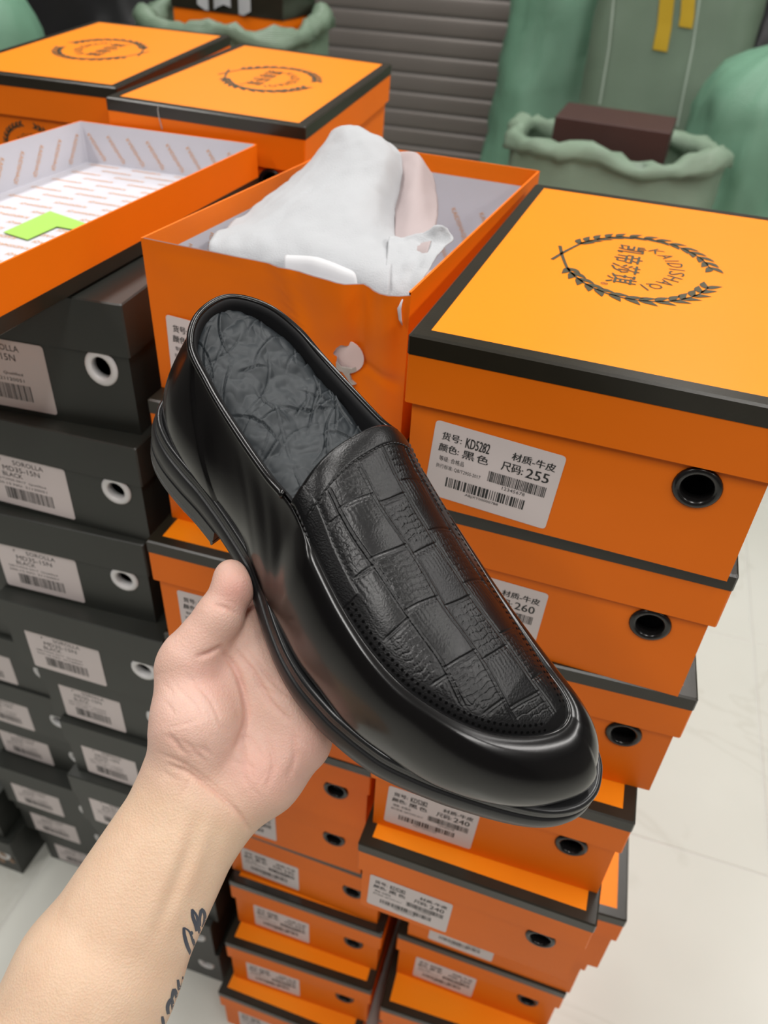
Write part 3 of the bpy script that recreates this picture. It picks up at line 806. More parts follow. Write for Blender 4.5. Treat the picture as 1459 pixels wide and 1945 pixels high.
# tape strips and sewn seams on the tall grey-green sack
tape = mat('yellow_tape', (.55, .36, .03), .35, .5); seam = mat('pale_seam', (.42, .50, .42), .6)
bpy.context.view_layer.update()
bvh = BVHTree.FromPolygons([s2.matrix_world @ v.co for v in s2.data.vertices], [tuple(p.vertices) for p in s2.data.polygons])
def cling(path, halfw, m, name, parent, off=.004, n=26):
    P = resample(np.array(path, float), n); T = np.gradient(P, axis=0); T /= np.linalg.norm(T, axis=1)[:, None]
    N = np.stack([-T[:, 1], T[:, 0]], 1); rows = []
    for s in (-1, -.33, .33, 1):
        row = []
        for k in range(n):
            q = P[k] + N[k] * halfw * s
            d = Vector(RT * (q[0] - 729.5) / F_PX - UP * (q[1] - 972.5) / F_PX + FW).normalized()
            hit = bvh.ray_cast(Vector(CAM), d)
            if hit[0] is None: row.append(row[-1] if row else Vector(pixy(q[0], q[1], 2.1))); continue
            row.append(hit[0] + (hit[1] if hit[1].dot(d) < 0 else -hit[1]) * off)
        rows.append([tuple(p) for p in row])
    mb = MB(); mb.loops(rows, closed=False)
    inv = parent.matrix_world.inverted(); mb.v = [tuple(inv @ Vector(p)) for p in mb.v]
    return part(name, mb.mesh(name, m, smooth=True), parent)
cling([(1268, -8), (1262, 50), (1254, 96)], 14, tape, 'tape_strip', s2)['label'] = 'longer yellow tape strip'
cling([(1308, -8), (1306, 30), (1302, 52)], 13, tape, 'tape_strip', s2)['label'] = 'shorter yellow tape strip'
cling([(1168, -8), (1158, 90), (1140, 198)], 1.6, seam, 'seam', s2)
cling([(1330, -8), (1316, 90), (1286, 240)], 1.6, seam, 'seam', s2)
# brown box lying on the open sack, orange box in the other one
mb = MB()
def cbox(mb, w, d, h, c=.002):
    mb.loops([rr_loop(w, d, 0, c), rr_loop(w, d, h - c, c), rr_loop(w, d, h, c, inset=c)], cap0=True, cap1=True)
cbox(mb, .27, .16, .085)
o = obj('brown_box', mb.mesh('brown_box', mat('dark_brown_board', (.060, .026, .022), .55, .4, vary=.1))); o.location = (b3[0] - .015, b3[1] - .01, pixy(1170, 275, 2.10)[2] - .02); o.rotation_euler = (.05, .02, YAW - .05)
tag(o, 'dark brown cardboard box resting on the rolled sack rim', 'box')
mb = MB(); cbox(mb, .26, .17, .075)
e = empty('orange_carton', (b5[0] + .02, b5[1], pixy(448, 48, 2.0)[2] - .045), (0, .03, YAW + .02))
tag(e, 'orange carton with dark lid and white paper in the green sack', 'carton')
mb = MB(); cbox(mb, .25, .18, .075); part('body', mb.mesh('body', MAT['orange']), e)
mb = MB(); cbox(mb, .256, .186, .040); part('lid', mb.mesh('lid', MAT['trim']), e, (0, 0, .075))
mb = MB(); mb.loops([[(-.02 + x * .06, -.095 - .004 * math.sin(x * 7), .082 + y * .03 + .008 * math.sin(x * 5)) for x in np.linspace(-.7, 1.3, 9)] for y in (0, .5, 1)], closed=False); part('paper', mb.mesh('paper', bagm, smooth=True), e, label='white paper wrap')
# ------------------------------------------------------------------ the loafer (millimetres in its own frame: x heel to toe, z up)
SP = np.array([-0.1225, 0.3995, -0.2434 + CAM_Z])
SR = np.array([[0.7167, 0.6602, 0.2217], [-0.6122, 0.7479, -0.2532], [-0.3339, 0.0457, 0.9402]])
_u, _s_, _vt = np.linalg.svd(SR); SR = _u @ _vt
def shoe_w(P): return SP + (np.asarray(P, float) * .001) @ SR.T
shoe = empty('loafer'); Ms = Matrix.Identity(4)
for i in range(3):
    for j in range(3): Ms[i][j] = SR[i, j]
    Ms[i][3] = SP[i]
shoe.matrix_world = Ms
tag(shoe, 'shiny black leather slip-on loafer held up on the hand', 'shoe')
ip = lambda xs, zs: (lambda x: np.interp(x, xs, zs))
z_bot = ip([0, 86, 100, 130, 160, 195, 215, 260, 300, 312], [13, 13, 11.5, 8, 4, 0, 0, 3, 10, 12])
z_top = ip([0, 60, 110, 160, 200, 250, 302], [36, 34, 28, 22, 20, 22, 29])
OUT = [(0, 5), (2, -15), (9, -29), (19, -36.5), (33, -40.5), (50, -41.6), (68, -41.5), (90, -43), (112, -46), (126, -50.5), (141, -56.5), (158, -62), (175, -65), (192, -65), (203, -64), (218, -61.5), (232, -57.6), (255, -46.6), (277, -34), (292, -23.5), (301, -14), (306, -4), (307, 7), (304, 16), (298, 24.5),
       (287, 32), (268, 38), (245, 41), (220, 43), (195, 44.5), (170, 45.5), (140, 46), (110, 46.5), (80, 46), (50, 45.5), (28, 42), (12, 33), (3, 20)]
O_ = resample(spline(OUT, 1200, True), 260, True)
def offs(P, d):
    T = np.roll(P, -1, 0) - np.roll(P, 1, 0); T /= np.linalg.norm(T, axis=1)[:, None]
    N = np.stack([T[:, 1], -T[:, 0]], 1)          # outward or inward, fixed below
    c = P.mean(0)
    if ((P - c) * N).sum() < 0: N = -N
    return P + N * d
def mm(P): return np.asarray(P, float) * .001
leather = mat('glossy_black_leather', (.0045, .0042, .0044), .20, .45, bump=.015, bscale=900, coat=.12, coat_rough=.06)
grained = mat('grained_black_leather', (.0042, .0042, .0047), .27, .44, bump=.14, bscale=1300)
rubber = mat('matte_black_rubber', (.017, .017, .018), .36, .45, bump=.04, bscale=1200)
edge = mat('satin_black_welt', (.016, .016, .017), .26, .5)
lining = mat('black_lining', (.008, .008, .009), .6, .3)
thread = mat('black_thread', (.012, .012, .013), .5, .4)
# sole
zb = z_bot(O_[:, 0]); zt = z_top(O_[:, 0]); zs = zt - 6.5
rows = [(-14, zb), (-1.5, zb), (-.2, zb + 1.5), (.2, zb * .5 + zs * .5), (-.6, zs - 2.2), (-1.3, zs - 1.0), (-3.2, zs - .6), (-3.2, zs + .4), (-1.6, zs + .9), (-1.4, zs + 2.0), (-1.9, zt - 2.4)]
mb = MB(); mb.loops([mm(np.column_stack([offs(O_, d), z])) for d, z in rows], cap0=True)
part('outsole', mb.mesh('outsole', rubber, smooth=True), shoe, label='matte black rubber sole')
rows = [(-1.9, zt - 2.6), (-1.7, zt - 2.0), (-2.2, zt - .7), (-3.2, zt), (-5, zt), (-6, zt - 1.2), (-10, zt - 1.0)]
mb = MB(); mb.loops([mm(np.column_stack([offs(O_, d), z])) for d, z in rows])
part('welt', mb.mesh('welt', edge, smooth=True), shoe, label='satin black welt rim')
# heel block
hp = O_[O_[:, 0] <= 85]; i0 = int(np.argmax(np.linalg.norm(np.diff(np.vstack([hp, hp[:1]]), axis=0), axis=1)))
hp = np.roll(hp, -(i0 + 1), 0)
hp = np.vstack([hp, resample(np.vstack([hp[-1:], hp[-1:] * .5 + hp[:1] * .5 + [[-5, 0]], hp[:1]]), 8)[1:-1]])
mb = MB(); mb.loops([mm(np.column_stack([offs(hp, d), np.full(len(hp), z)])) for d, z in ((-1.5, 0), (-.3, 1.0), (.1, 4), (.1, 4.6), (-.5, 4.9), (-.5, 5.3), (.1, 5.6), (.1, 13.2))], cap0=True, cap1=True)
part('heel', mb.mesh('heel', rubber), shoe, label='rubber heel block')
# upper: pairs of feather-line (x, y) and top edge (x, y, z) around the shoe
PR = [((7.5, 5), (8, 8, 92)), ((12, -20), (13, -9, 91)), ((32, -32.5), (25, -21, 87)), ((60, -36.5), (44, -25, 81.5)), ((80, -36.5), (62, -27.5, 77.5)), ((100, -38.5), (82, -30.5, 75.8)), ((115, -43), (103, -33.8, 76)), ((132, -48.5), (124, -37.5, 79)),
      ((150, -53), (147, -43.5, 71.5)), ((168, -57), (170, -48, 65.5)), ((185, -58), (190, -50, 61.5)), ((204, -58), (209, -49, 58)), ((222, -55), (225, -45, 56)), ((248, -47), (241, -38, 54)), ((269, -35.5), (254, -28.5, 52)), ((285, -21), (265, -15.5, 50.3)), ((295, -4), (271.5, -3, 49.3)), ((296, 8), (272.5, 6, 49.3)), ((290, 20), (269, 13, 49.4)),
      ((278, 27), (261, 17.5, 49.8)), ((260, 31), (248, 20.8, 50.0)), ((240, 33.5), (232, 24, 51)), ((215, 36), (212, 28, 53)), ((190, 38.5), (190, 32, 56.5)), ((165, 40), (165, 34.5, 63)), ((143, 40.5), (143, 35, 72)), ((124, 41), (124, 36.5, 80)),
      ((105, 41), (106, 38, 77)), ((80, 40), (82, 40.5, 75.8)), ((55, 39.5), (55, 41, 78)), ((34, 37), (38, 39, 82.8)), ((17, 30), (22, 32, 88)), ((9, 18), (11, 20.5, 91))]
NS = 33 * 10
Fl = spline([(*p, 0) for p, _ in PR], NS, True); Fl[:, :2] = offs(Fl[:, :2], 1.8); Fl[:, 2] = z_top(Fl[:, 0]) - 2.2
Tl = spline([t for _, t in PR], NS, True)
sidx = np.arange(NS) / 10.0
front = np.clip(np.minimum(sidx - 7.0, 26.0 - sidx), 0, 1)      # 0 along the opening, 1 along the apron
front = front * front * (3 - 2 * front)
toe = np.exp(-((sidx - 16.6) / 4.2) ** 2)
d2 = Fl[:, :2] - np.column_stack([np.interp(Fl[:, 0], [0, 60, 200, 262, 300], [52, 60, 200, 236, 240]), np.interp(Fl[:, 0], [0, 100, 300], [5, 0, 2])])
out = np.column_stack([d2 / (np.linalg.norm(d2, axis=1)[:, None] + 1e-9), np.zeros(NS)])
hgt = (Tl - Fl)[:, 2]
up = np.array([0, 0, 1.0])
c1 = Fl + up * (hgt * (.42 + .10 * toe))[:, None] + out * ((4.5 + 2.5 * toe - 1.0 * (1 - front)) * np.where(Fl[:, 1] > 8, .45, 1))[:, None]
gap = np.linalg.norm((Tl - Fl)[:, :2], axis=1)
lipz = 4.2 * front * np.where(sidx > 17.5, np.clip(1 - (sidx - 17.5) / 3, .15, 1), 1)
Tt = Tl + up * lipz[:, None] + out * (1.0 * front)[:, None]
c2 = Tt + out * (np.clip(gap, 2, 30) * (.42 * front) + 2.0)[:, None] - up * (hgt * .30 * (1 - front) + .2 * front)[:, None] + up * (2.2 * toe)[:, None]
nt_ = 26; L = []
for t in np.linspace(0, 1, nt_):
    L.append(((1 - t) ** 3) * Fl + 3 * (1 - t) ** 2 * t * c1 + 3 * (1 - t) * t * t * c2 + t ** 3 * Tt)
# soft creases in the quarters
for k in range(nt_):
    t = k / (nt_ - 1); P_ = L[k]
    for (xc, slope, wd, am) in ((118, 55, 4.5, .35), (132, 48, 5.5, .40), (100, 60, 4.0, .2)):
        dd = (P_[:, 0] - xc) + slope * (t - .5)
        P_ -= out * (am * np.exp(-(dd / wd) ** 2) * math.sin(math.pi * t) * (1 - front) * (P_[:, 1] < 0))[:, None]
# lip rolls over into the groove beside the apron
ins = -out
for a_, b_ in ((1.0, .25), (2.1, -.2), (2.9, -1.4), (3.2, -3.2), (3.4, -5.0)):
    L.append(Tt + ins * (a_ * (.25 + .75 * front))[:, None] + up * ((b_ if b_ > 0 else b_) * (.2 + .8 * front))[:, None])
WALL = L
mb = MB(); mb.loops([mm(r) for r in L])
part('upper', mb.mesh('upper', leather, smooth=True), shoe, label='polished black leather side wall')
# counter panel around the heel
sel = [i % NS for i in range(NS - 24, NS + 24)]
rowsC = []
for k in range(1, nt_):
    t = k / (nt_ - 1); half = 24 + 16 * (1 - t) ** 1.2
    ii = np.linspace(-half, half, 60)
    row = np.stack([np.interp(ii, np.arange(-60, 61), WALL[k][np.arange(-60, 61) % NS][:, c]) for c in range(3)], 1)
    oo = np.stack([np.interp(ii, np.arange(-60, 61), out[np.arange(-60, 61) % NS][:, c]) for c in range(3)], 1)
    e_ = np.minimum(1, (half - np.abs(ii)) / 1.2)
    rowsC.append(row + oo * (-.4 + 1.5 * e_)[:, None])
mb = MB(); mb.loops([mm(r) for r in rowsC], closed=False)
part('heel_counter', mb.mesh('heel_counter', leather, smooth=True), shoe, label='glossy heel counter panel')
# collar piping and lining around the opening
rear = [i % NS for i in range(26 * 10 + 4, NS + 7 * 10 - 3)]
mb = MB(); tube(mb, mm(Tl[rear] + [0, 0, .3]), .0019, 10)
part('collar_piping', mb.mesh('collar_piping', leather, smooth=True), shoe, label='rolled collar edge')
rear2 = [i % NS for i in range(26 * 10 - 30, NS + 7 * 10 + 31)]; fr_ = np.clip(np.minimum(np.arange(len(rear2)), np.arange(len(rear2))[::-1]) / 30.0, 0, 1)
lr = []
for a_, b_ in ((1.0, 1.0), (2.8, .4), (3.6, -3), (4.2, -9), (4.5, -18), (4.0, -34)):
    P_ = Tl[rear2] - out[rear2] * (a_ + 2.5 * (1 - fr_))[:, None]; P_ = P_ + up * (b_ - 3.0 * (fr_ < 1))[:, None]; P_[:, 2] = np.maximum(P_[:, 2], z_top(P_[:, 0]) + 4); lr.append(P_)
mb = MB(); mb.loops([mm(r) for r in lr], closed=False)
part('lining', mb.mesh('lining', lining, smooth=True), shoe, label='dark inner lining')
ft = offs(Fl[:, :2], -3.5); mb = MB(); mb.loops([mm(np.column_stack([offs(Fl[:, :2], d), z_top(Fl[:, 0]) + h])) for d, h in ((-2.5, 3), (-3.5, 5), (-8, 5.5))], cap1=True)
part('insole', mb.mesh('insole', lining), shoe)
# apron (vamp plug) with pressed crocodile checks
mi = np.arange(70, 166 + 1); la = np.arange(260, 166 - 1, -1)
NV, NW = 420, 300
nap = 400
Am = resample(Tl[70:167], nap); Al = resample(Tl[166:261][::-1], nap)
vv = np.linspace(0, 1, NV)
PM = np.stack([np.interp(vv, np.linspace(0, 1, nap), Am[:, c]) for c in range(3)], 1)
PL = np.stack([np.interp(vv, np.linspace(0, 1, nap), Al[:, c]) for c in range(3)], 1)
crown = np.interp(vv, [0, .15, .35, .55, .75, .9, 1.0], [21.5, 20.5, 18.5, 15.5, 11.0, 6.0, 0.6])
ww = np.linspace(-1, 1, NW)
A = np.zeros((NV, NW, 3))
for j, w in enumerate(ww):
    t = (w + 1) / 2
    b_ = PM * (1 - t) + PL * t
    sh = (1 - abs(w) ** 2.7)
    b_[:, 2] += crown * sh ** .85
    b_[:, 0] += -5.0 * sh * np.interp(vv, [0, .2], [1, 0]) + 3.0 * sh * np.interp(vv, [.7, 1], [0, .4]) * (1 - vv)
    A[:, j] = b_
dx, dy = np.gradient(A, axis=0), np.gradient(A, axis=1); NA = np.cross(dx, dy); NA /= np.linalg.norm(NA, axis=2)[..., None] + 1e-9
if NA[NV // 2, NW // 2, 2] < 0: NA = -NA
# distances from the rim, measured in millimetres
rimd = np.full((NV, NW), 1e9)
Rim = np.vstack([Am, Al])[::4]
flat = A.reshape(-1, 3)
for a0 in range(0, len(flat), 4000):
    blk = flat[a0:a0 + 4000]
    rimd.reshape(-1)[a0:a0 + 4000] = np.sqrt(((blk[:, None, :] - Rim[None]) ** 2).sum(2).min(1))
ed = A[0]; throat = np.concatenate([np.sqrt(((flat[a0:a0 + 4000, None, :] - ed[::4][None]) ** 2).sum(2).min(1)) for a0 in range(0, len(flat), 4000)]).reshape(NV, NW)
gx = A[..., 0]; gy = A[..., 1]
H = np.zeros((NV, NW))
gauss = lambda d, s: np.exp(-(d / s) ** 2)
def wob(x, y, s, k): return np.array([[noise.noise(Vector((float(a), float(b), k)) * s) for a, b in zip(ra, rb)] for ra, rb in zip(x, y)])
W1 = wob(gx, gy, .035, 2.0); W2 = wob(gx, gy, .02, 5.0)
yl = gy + 2.4 * W1 + .05 * (gx - 200)
lines = [-30, -12, 5.5, 22, 36]
H -= sum(.30 * gauss(yl - y0 - .85, .36) + .30 * gauss(yl - y0 + .85, .36) - .10 * gauss(yl - y0, .4) for y0 in lines)
col = np.digitize(yl, lines)
stag = np.array([0, 3, -2, 4, 0, 2])[col]
xl = gx + 2.0 * W1 + 3.0 * W2 - .16 * gy + stag
xs0 = 148; per = 26.0
fx = (xl - xs0) / per; row = np.floor(fx + .5); dxl = (fx - row) * per
H -= .34 * gauss(dxl, .42) + .16 * gauss(dxl - 1.5, .4)
cell = np.floor(fx).astype(int); cellp = (cell + col) % 2
f01 = fx - np.floor(fx)
fine = wob(gx * 6, gy * 6, .05, 7.0)
# small scales: wavy bands broken into bead rows
band = xl * 2.1 + 2.2 * fine + .7 * np.sin(yl * .9 + cell)
bead = yl * 2.6 + 1.6 * fine + 1.57 * np.floor(band / (2 * math.pi))
scales = -.16 * np.clip(1.6 - np.abs(np.sin(band / 2)) / .16, 0, 1) - .10 * np.clip(1.6 - np.abs(np.sin(bead / 2)) / .14, 0, 1)
env_ = np.clip(np.sin(math.pi * f01) * 2.0, 0, 1)
H += np.where(cellp == 0, 1.0, .12) * scales * env_
H += .16 * np.sin(math.pi * f01) ** .6 * np.where(cellp == 0, .6, 1.0)
# fine straight wrinkles in the smooth checks
H += np.where(cellp == 1, .05, .0) * np.sin(yl * 3.0 + 2 * fine) * np.clip(1 - f01 * 1.6, 0, 1)
fadeB = np.clip((rimd - 9.5) / 3, 0, 1); fadeT = np.clip((throat - 9.6) / 1, 0, 1)
sideband = np.clip((rimd - 13) / 1.5, 0, 1) * (gx < 168) + (gx >= 168)
H *= fadeB * fadeT * sideband
# rim dives into the groove, throat binding is slightly raised
H += -2.6 * gauss(rimd, 1.5) + .8 * np.clip(1 - rimd / 12, 0, 1) * np.clip(rimd / 3, 0, 1)
H += .30 * np.clip((9.2 - throat) / .9, 0, 1) * np.clip((rimd - 1) / 4, 0, 1)
side = (gx < 172) & (gy < 0)
H += np.where(side, .35, 0) * np.clip((12.5 - rimd) / .8, 0, 1) * np.clip(rimd / 3, 0, 1)
A2 = A + NA * H[..., None]
mb = MB(); mb.loops([mm(A2[i]) for i in range(NV)], closed=False)
# throat edge turns down inside
lipL = [A2[0], A2[0] + [-1.2, 0, -.3], A2[0] + [-1.8, 0, -1.6], A2[0] + [-1.0, 0, -3.0], A2[0] + [6, 0, -6], A2[0] + [22, 0, -18]]
mb.loops([mm(r) for r in lipL], closed=False)
me = mb.mesh('vamp', grained, smooth=True, fix=False); fix_normals(me)
part('vamp', me, shoe, label='black apron panel pressed with crocodile checks')
# perforations: two rows along the apron from the side band round the toe
mb = MB(); mbs = MB()
def onplug(v, w):
    i = np.clip(v * (NV - 1), 0, NV - 1.001); j = np.clip((w + 1) / 2 * (NW - 1), 0, NW - 1.001)
    a, b_ = int(i), int(j); s, t = i - a, j - b_
    g = lambda Q: Q[a, b_] * (1 - s) * (1 - t) + Q[a + 1, b_] * s * (1 - t) + Q[a, b_ + 1] * (1 - s) * t + Q[a + 1, b_ + 1] * s * t
    return g(A2), g(NA)
def contour(dist, v0):
    """points on the apron at a given distance from its rim, medial -> toe -> lateral"""
    pts = []
    for i in range(int(v0 * NV), NV - 2):
        r = rimd[i, :NW // 2]; k = np.where(r < dist)[0]
        if len(k) and k[-1] < NW // 2 - 2: pts.append((i / (NV - 1), ww[k[-1]] + 0.0))
    other = []
    for i in range(int(v0 * NV), NV - 2):
        r = rimd[i, NW // 2:]; k = np.where(r < dist)[0]
        if len(k) and k[0] > 1: other.append((i / (NV - 1), ww[NW // 2 + k[0]]))
    P_ = np.array([onplug(*q)[0] for q in pts + other[::-1]])
    N_ = np.array([onplug(*q)[1] for q in pts + other[::-1]])
    return P_, N_
def smooth(P_, n=5):
    Q = P_.copy()
    for _ in range(n): Q[1:-1] = (Q[:-2] + 2 * Q[1:-1] + Q[2:]) / 4
    return Q
for dist in (5.2, 8.0):
    P_, N_ = contour(dist, .30); P_ = smooth(P_, 40)
    L_ = np.concatenate([[0], np.cumsum(np.linalg.norm(np.diff(P_, axis=0), axis=1))]); n_ = int(L_[-1] / 2.9)
    for s in np.linspace(0, L_[-1], n_):
        p_ = np.array([np.interp(s, L_, P_[:, c]) for c in range(3)]); n2_ = np.array([np.interp(s, L_, N_[:, c]) for c in range(3)]); n2_ /= np.linalg.norm(n2_)
        a_ = np.cross(n2_, [1, 0, 0]); a_ /= np.linalg.norm(a_); c_2 = np.cross(n2_, a_)
        ring = lambda r, h: [mm(p_ + n2_ * h + r * (a_ * math.cos(k * math.pi / 4) + c_2 * math.sin(k * math.pi / 4))) for k in range(8)]
        mb.loops([ring(.78, .02), ring(.62, .12), ring(.5, .10)], cap1=True)
hole = mat('perforation_black', (.0015, .0015, .0015), .9, .05)
o = part('perforations', mb.mesh('perforations', hole), shoe, label='double row of punched holes'); o['kind'] = 'stuff'
# stitching
def stitches(P_, N_, step=2.7, r=.42, off=.40):
    L_ = np.concatenate([[0], np.cumsum(np.linalg.norm(np.diff(P_, axis=0), axis=1))])
    for s in np.arange(0, L_[-1] - step * .7, step):
        seg = []
        for u_ in (0, .25, .5, .75, 1):
            q = s + u_ * step * .72; p_ = np.array([np.interp(q, L_, P_[:, c]) for c in range(3)]); n2_ = np.array([np.interp(q, L_, N_[:, c]) for c in range(3)])
            seg.append(mm(p_ + n2_ * (off * math.sin(math.pi * u_) - .1)))
        tube(mbs, seg, r * .001, 6)
pts = []
for j in range(16, NW - 16, 4):
    k = np.where(throat[:80, j] > 8.8)[0]
    if len(k): pts.append((k[0] / (NV - 1), ww[j]))
P_ = np.array([onplug(*q)[0] for q in pts]); N_ = np.array([onplug(*q)[1] for q in pts]); stitches(smooth(P_, 8), N_)
for dist, v0, v1, lo in ((3.0, .02, .29, 0), (12.8, .06, .27, 0), (12.8, .06, .27, 1), (3.0, .02, .29, 1)):
    pts = []
    for i in range(int(v0 * NV), int(v1 * NV)):
        if lo == 0:
            k = np.where(rimd[i, :NW // 2] < dist)[0]
            if len(k): pts.append((i / (NV - 1), ww[k[-1]]))
        else:
            k = np.where(rimd[i, NW // 2:] < dist)[0]
            if len(k): pts.append((i / (NV - 1), ww[NW // 2 + k[0]]))
    P_ = np.array([onplug(*q)[0] for q in pts]); N_ = np.array([onplug(*q)[1] for q in pts]); stitches(smooth(P_, 12), N_)
o = part('stitching', mbs.mesh('stitching', thread, smooth=True), shoe, label='black thread stitches'); o['kind'] = 'stuff'

# ------------------------------------------------------------------ tissue stuffed into the loafer
nx_, ny_ = 270, 150
tp = mat('dark_grey_tissue', (.021, .026, .030), .55, .45)
rg = random.Random(11)
folds = []
for k in range(64):
    an = rg.gauss(.55, .40) if k % 4 else rg.uniform(0, math.pi)
    folds.append((rg.uniform(10, 140), rg.uniform(-28, 36), an, rg.uniform(6, 24), rg.uniform(.5, 1.5), rg.uniform(.35, 1.0), rg.uniform(-.02, .02)))
op = Tl[rear]
med = op[op[:, 1] < 8]; lat = op[op[:, 1] >= 8]
ymf = lambda x: np.interp(x, *zip(*sorted([(float(a[0]), float(a[1])) for a in med] + [(150., -40.)])))
ylf = lambda x: np.interp(x, *zip(*sorted([(float(a[0]), float(a[1])) for a in lat] + [(150., 40.)])))
ti_ = np.linspace(0, 1, nx_); X_ = (9.5 + (150 - 9.5) * ti_ ** 1.15)[:, None] + np.zeros((1, ny_)); S_ = np.linspace(0, 1, ny_)[None] + np.zeros((nx_, 1))
y0_, y1_ = ymf(X_[:, 0])[:, None] + 3.0, ylf(X_[:, 0])[:, None] - 3.0
Y_ = y0_ + (y1_ - y0_) * S_; e_ = 1 - np.abs(2 * S_ - 1) ** 5
Z_ = np.interp(X_, [9, 30, 60, 100, 125, 150], [88, 83, 74, 70, 72, 72]) - 7 + 7 * e_ * np.interp(X_, [9, 25, 60, 100, 150], [.7, 1.0, 1.1, 1.0, .7])
for fx0, fy0, an, ln, am, sg, cv in folds:
    u_ = (X_ - fx0) * math.cos(an) + (Y_ - fy0) * math.sin(an); v_ = -(X_ - fx0) * math.sin(an) + (Y_ - fy0) * math.cos(an); u_ = u_ + cv * v_ ** 2
    en = np.clip(1 - (v_ / ln) ** 2, 0, 1)
    Z_ += am * en * (1.1 * np.exp(-np.clip((u_ + .1) / (2.4 * sg), 0, 50)) * (u_ > -.1) - .9 * np.exp(-((u_ + .45) / (.40 * sg + .12)) ** 2))
Z_ += np.array([[2.2 * noise.noise(Vector((a, b, 1.0)) * .05) + 2.2 * abs(noise.noise(Vector((a, b, 3.0)) * .085)) + .9 * abs(noise.noise(Vector((a, b, 7.0)) * .21)) for a, b in zip(ra, rb)] for ra, rb in zip(X_.tolist(), Y_.tolist())])
rowsT = [mm(np.column_stack([X_[i], Y_[i], Z_[i]])) for i in range(nx_)]
mb = MB(); mb.loops(rowsT, closed=False)
me = mb.mesh('tissue', tp, smooth=True, fix=False); fix_normals(me)
ti = obj('tissue_paper', me); ti.matrix_world = Ms
so = ti.modifiers.new('thickness', 'SOLIDIFY'); so.thickness = .0004; so.offset = 0
tag(ti, 'crumpled dark grey tissue paper stuffed inside the loafer opening', 'tissue paper')
# ------------------------------------------------------------------ hand and forearm: one skin grown around bones (camera-aligned millimetre grid, then moved to world)
def cpt(u, v, dep): return np.array([(u - 729.5) / F_PX * dep, -(v - 972.5) / F_PX * dep, dep])
def w2c(P): P = np.asarray(P) - CAM; return np.stack([P @ RT, P @ UP, P @ FW], -1)
def c2w(Q): return CAM + Q[..., :1] * RT + Q[..., 1:2] * UP + Q[..., 2:3] * FW
def sh(x, y, z): return w2c(shoe_w((x, y, z)))
def seg(P, a, b, ra, rb):
    ab = b - a; t = np.clip(((P - a) @ ab) / (ab @ ab), 0, 1)
    return np.linalg.norm(P - a - t[..., None] * ab, axis=-1) - (ra + (rb - ra) * t)
def smin(a, b, k):
    h = np.clip(.5 + .5 * (b - a) / k, 0, 1)
    return b * (1 - h) + a * h - k * h * (1 - h)
W_l, W_r = cpt(347, 1497, .392), cpt(404, 1543, .392)
PALM = [  # a, b, ra, rb (m)
    (cpt(347, 1497, .392), cpt(150, 1840, .378), .0205, .0280), (cpt(404, 1543, .392), cpt(222, 1858, .378), .0195, .0280), (cpt(375, 1520, .388), cpt(186, 1850, .376), .0200, .0290),
    (cpt(150, 1840, .378), cpt(-10, 2150, .362), .0280, .0350), (cpt(222, 1858, .378), cpt(90, 2190, .362), .0280, .0330), (cpt(186, 1850, .376), cpt(40, 2170, .360), .0290, .0360),
    (cpt(352, 1488, .392), cpt(372, 1370, .388), .0200, .0205),      # thenar
    (cpt(372, 1370, .388), cpt(352, 1270, .392), .0200, .0140),
    (cpt(400, 1400, .396), cpt(430, 1290, .402), .0190, .0150),
    (cpt(404, 1540, .395), cpt(500, 1470, .396), .0200, .0185),      # heel of the hand, little finger side
    (cpt(500, 1470, .396), cpt(566, 1416, .398), .0185, .0150),
    (cpt(380, 1480, .400), cpt(470, 1330, .410), .0180, .0150), (cpt(400, 1500, .400), cpt(530, 1350, .408), .0180, .0150),
    (cpt(352, 1270, .394), cpt(450, 1230, .408), .0110, .0110),      # web
]
MCP = [cpt(478, 1205, .409), cpt(506, 1270, .406), cpt(540, 1335, .402), cpt(572, 1392, .399)]
PALM += [(cpt(430, 1340, .404), MCP[0], .0150, .0125), (cpt(460, 1370, .404), MCP[1], .0150, .0125), (cpt(490, 1400, .402), MCP[2], .0145, .0120), (cpt(515, 1430, .400), MCP[3], .0145, .0115)]
PALM += [(MCP[i], MCP[i + 1], .0120, .0118) for i in range(3)]
FING = [[cpt(368, 1240, .390), cpt(418, 1168, .388), cpt(444, 1112, .390), cpt(438, 1092, .391)]]
FR = [[.0142, .0113, .0092, .0078]]
for k, (x0, zz, ln) in enumerate(((112, 0, 1.0), (135, -3, 1.08), (158, -7, 1.02), (177, -9, .82))):
    zb0 = float(z_bot(x0)) - 10.2
    FING.append([MCP[k], sh(x0 - 2, -48 + 42 * ln, zb0), sh(x0 - 4, -48 + 66 * ln, zb0 + 1.5), sh(x0 - 5, -48 + 84 * ln, zb0 + 4.0)])
    r = (.0098, .0100, .0096, .0088)[k]; FR.append([r * 1.08, r * .97, r * .88, r * .78])
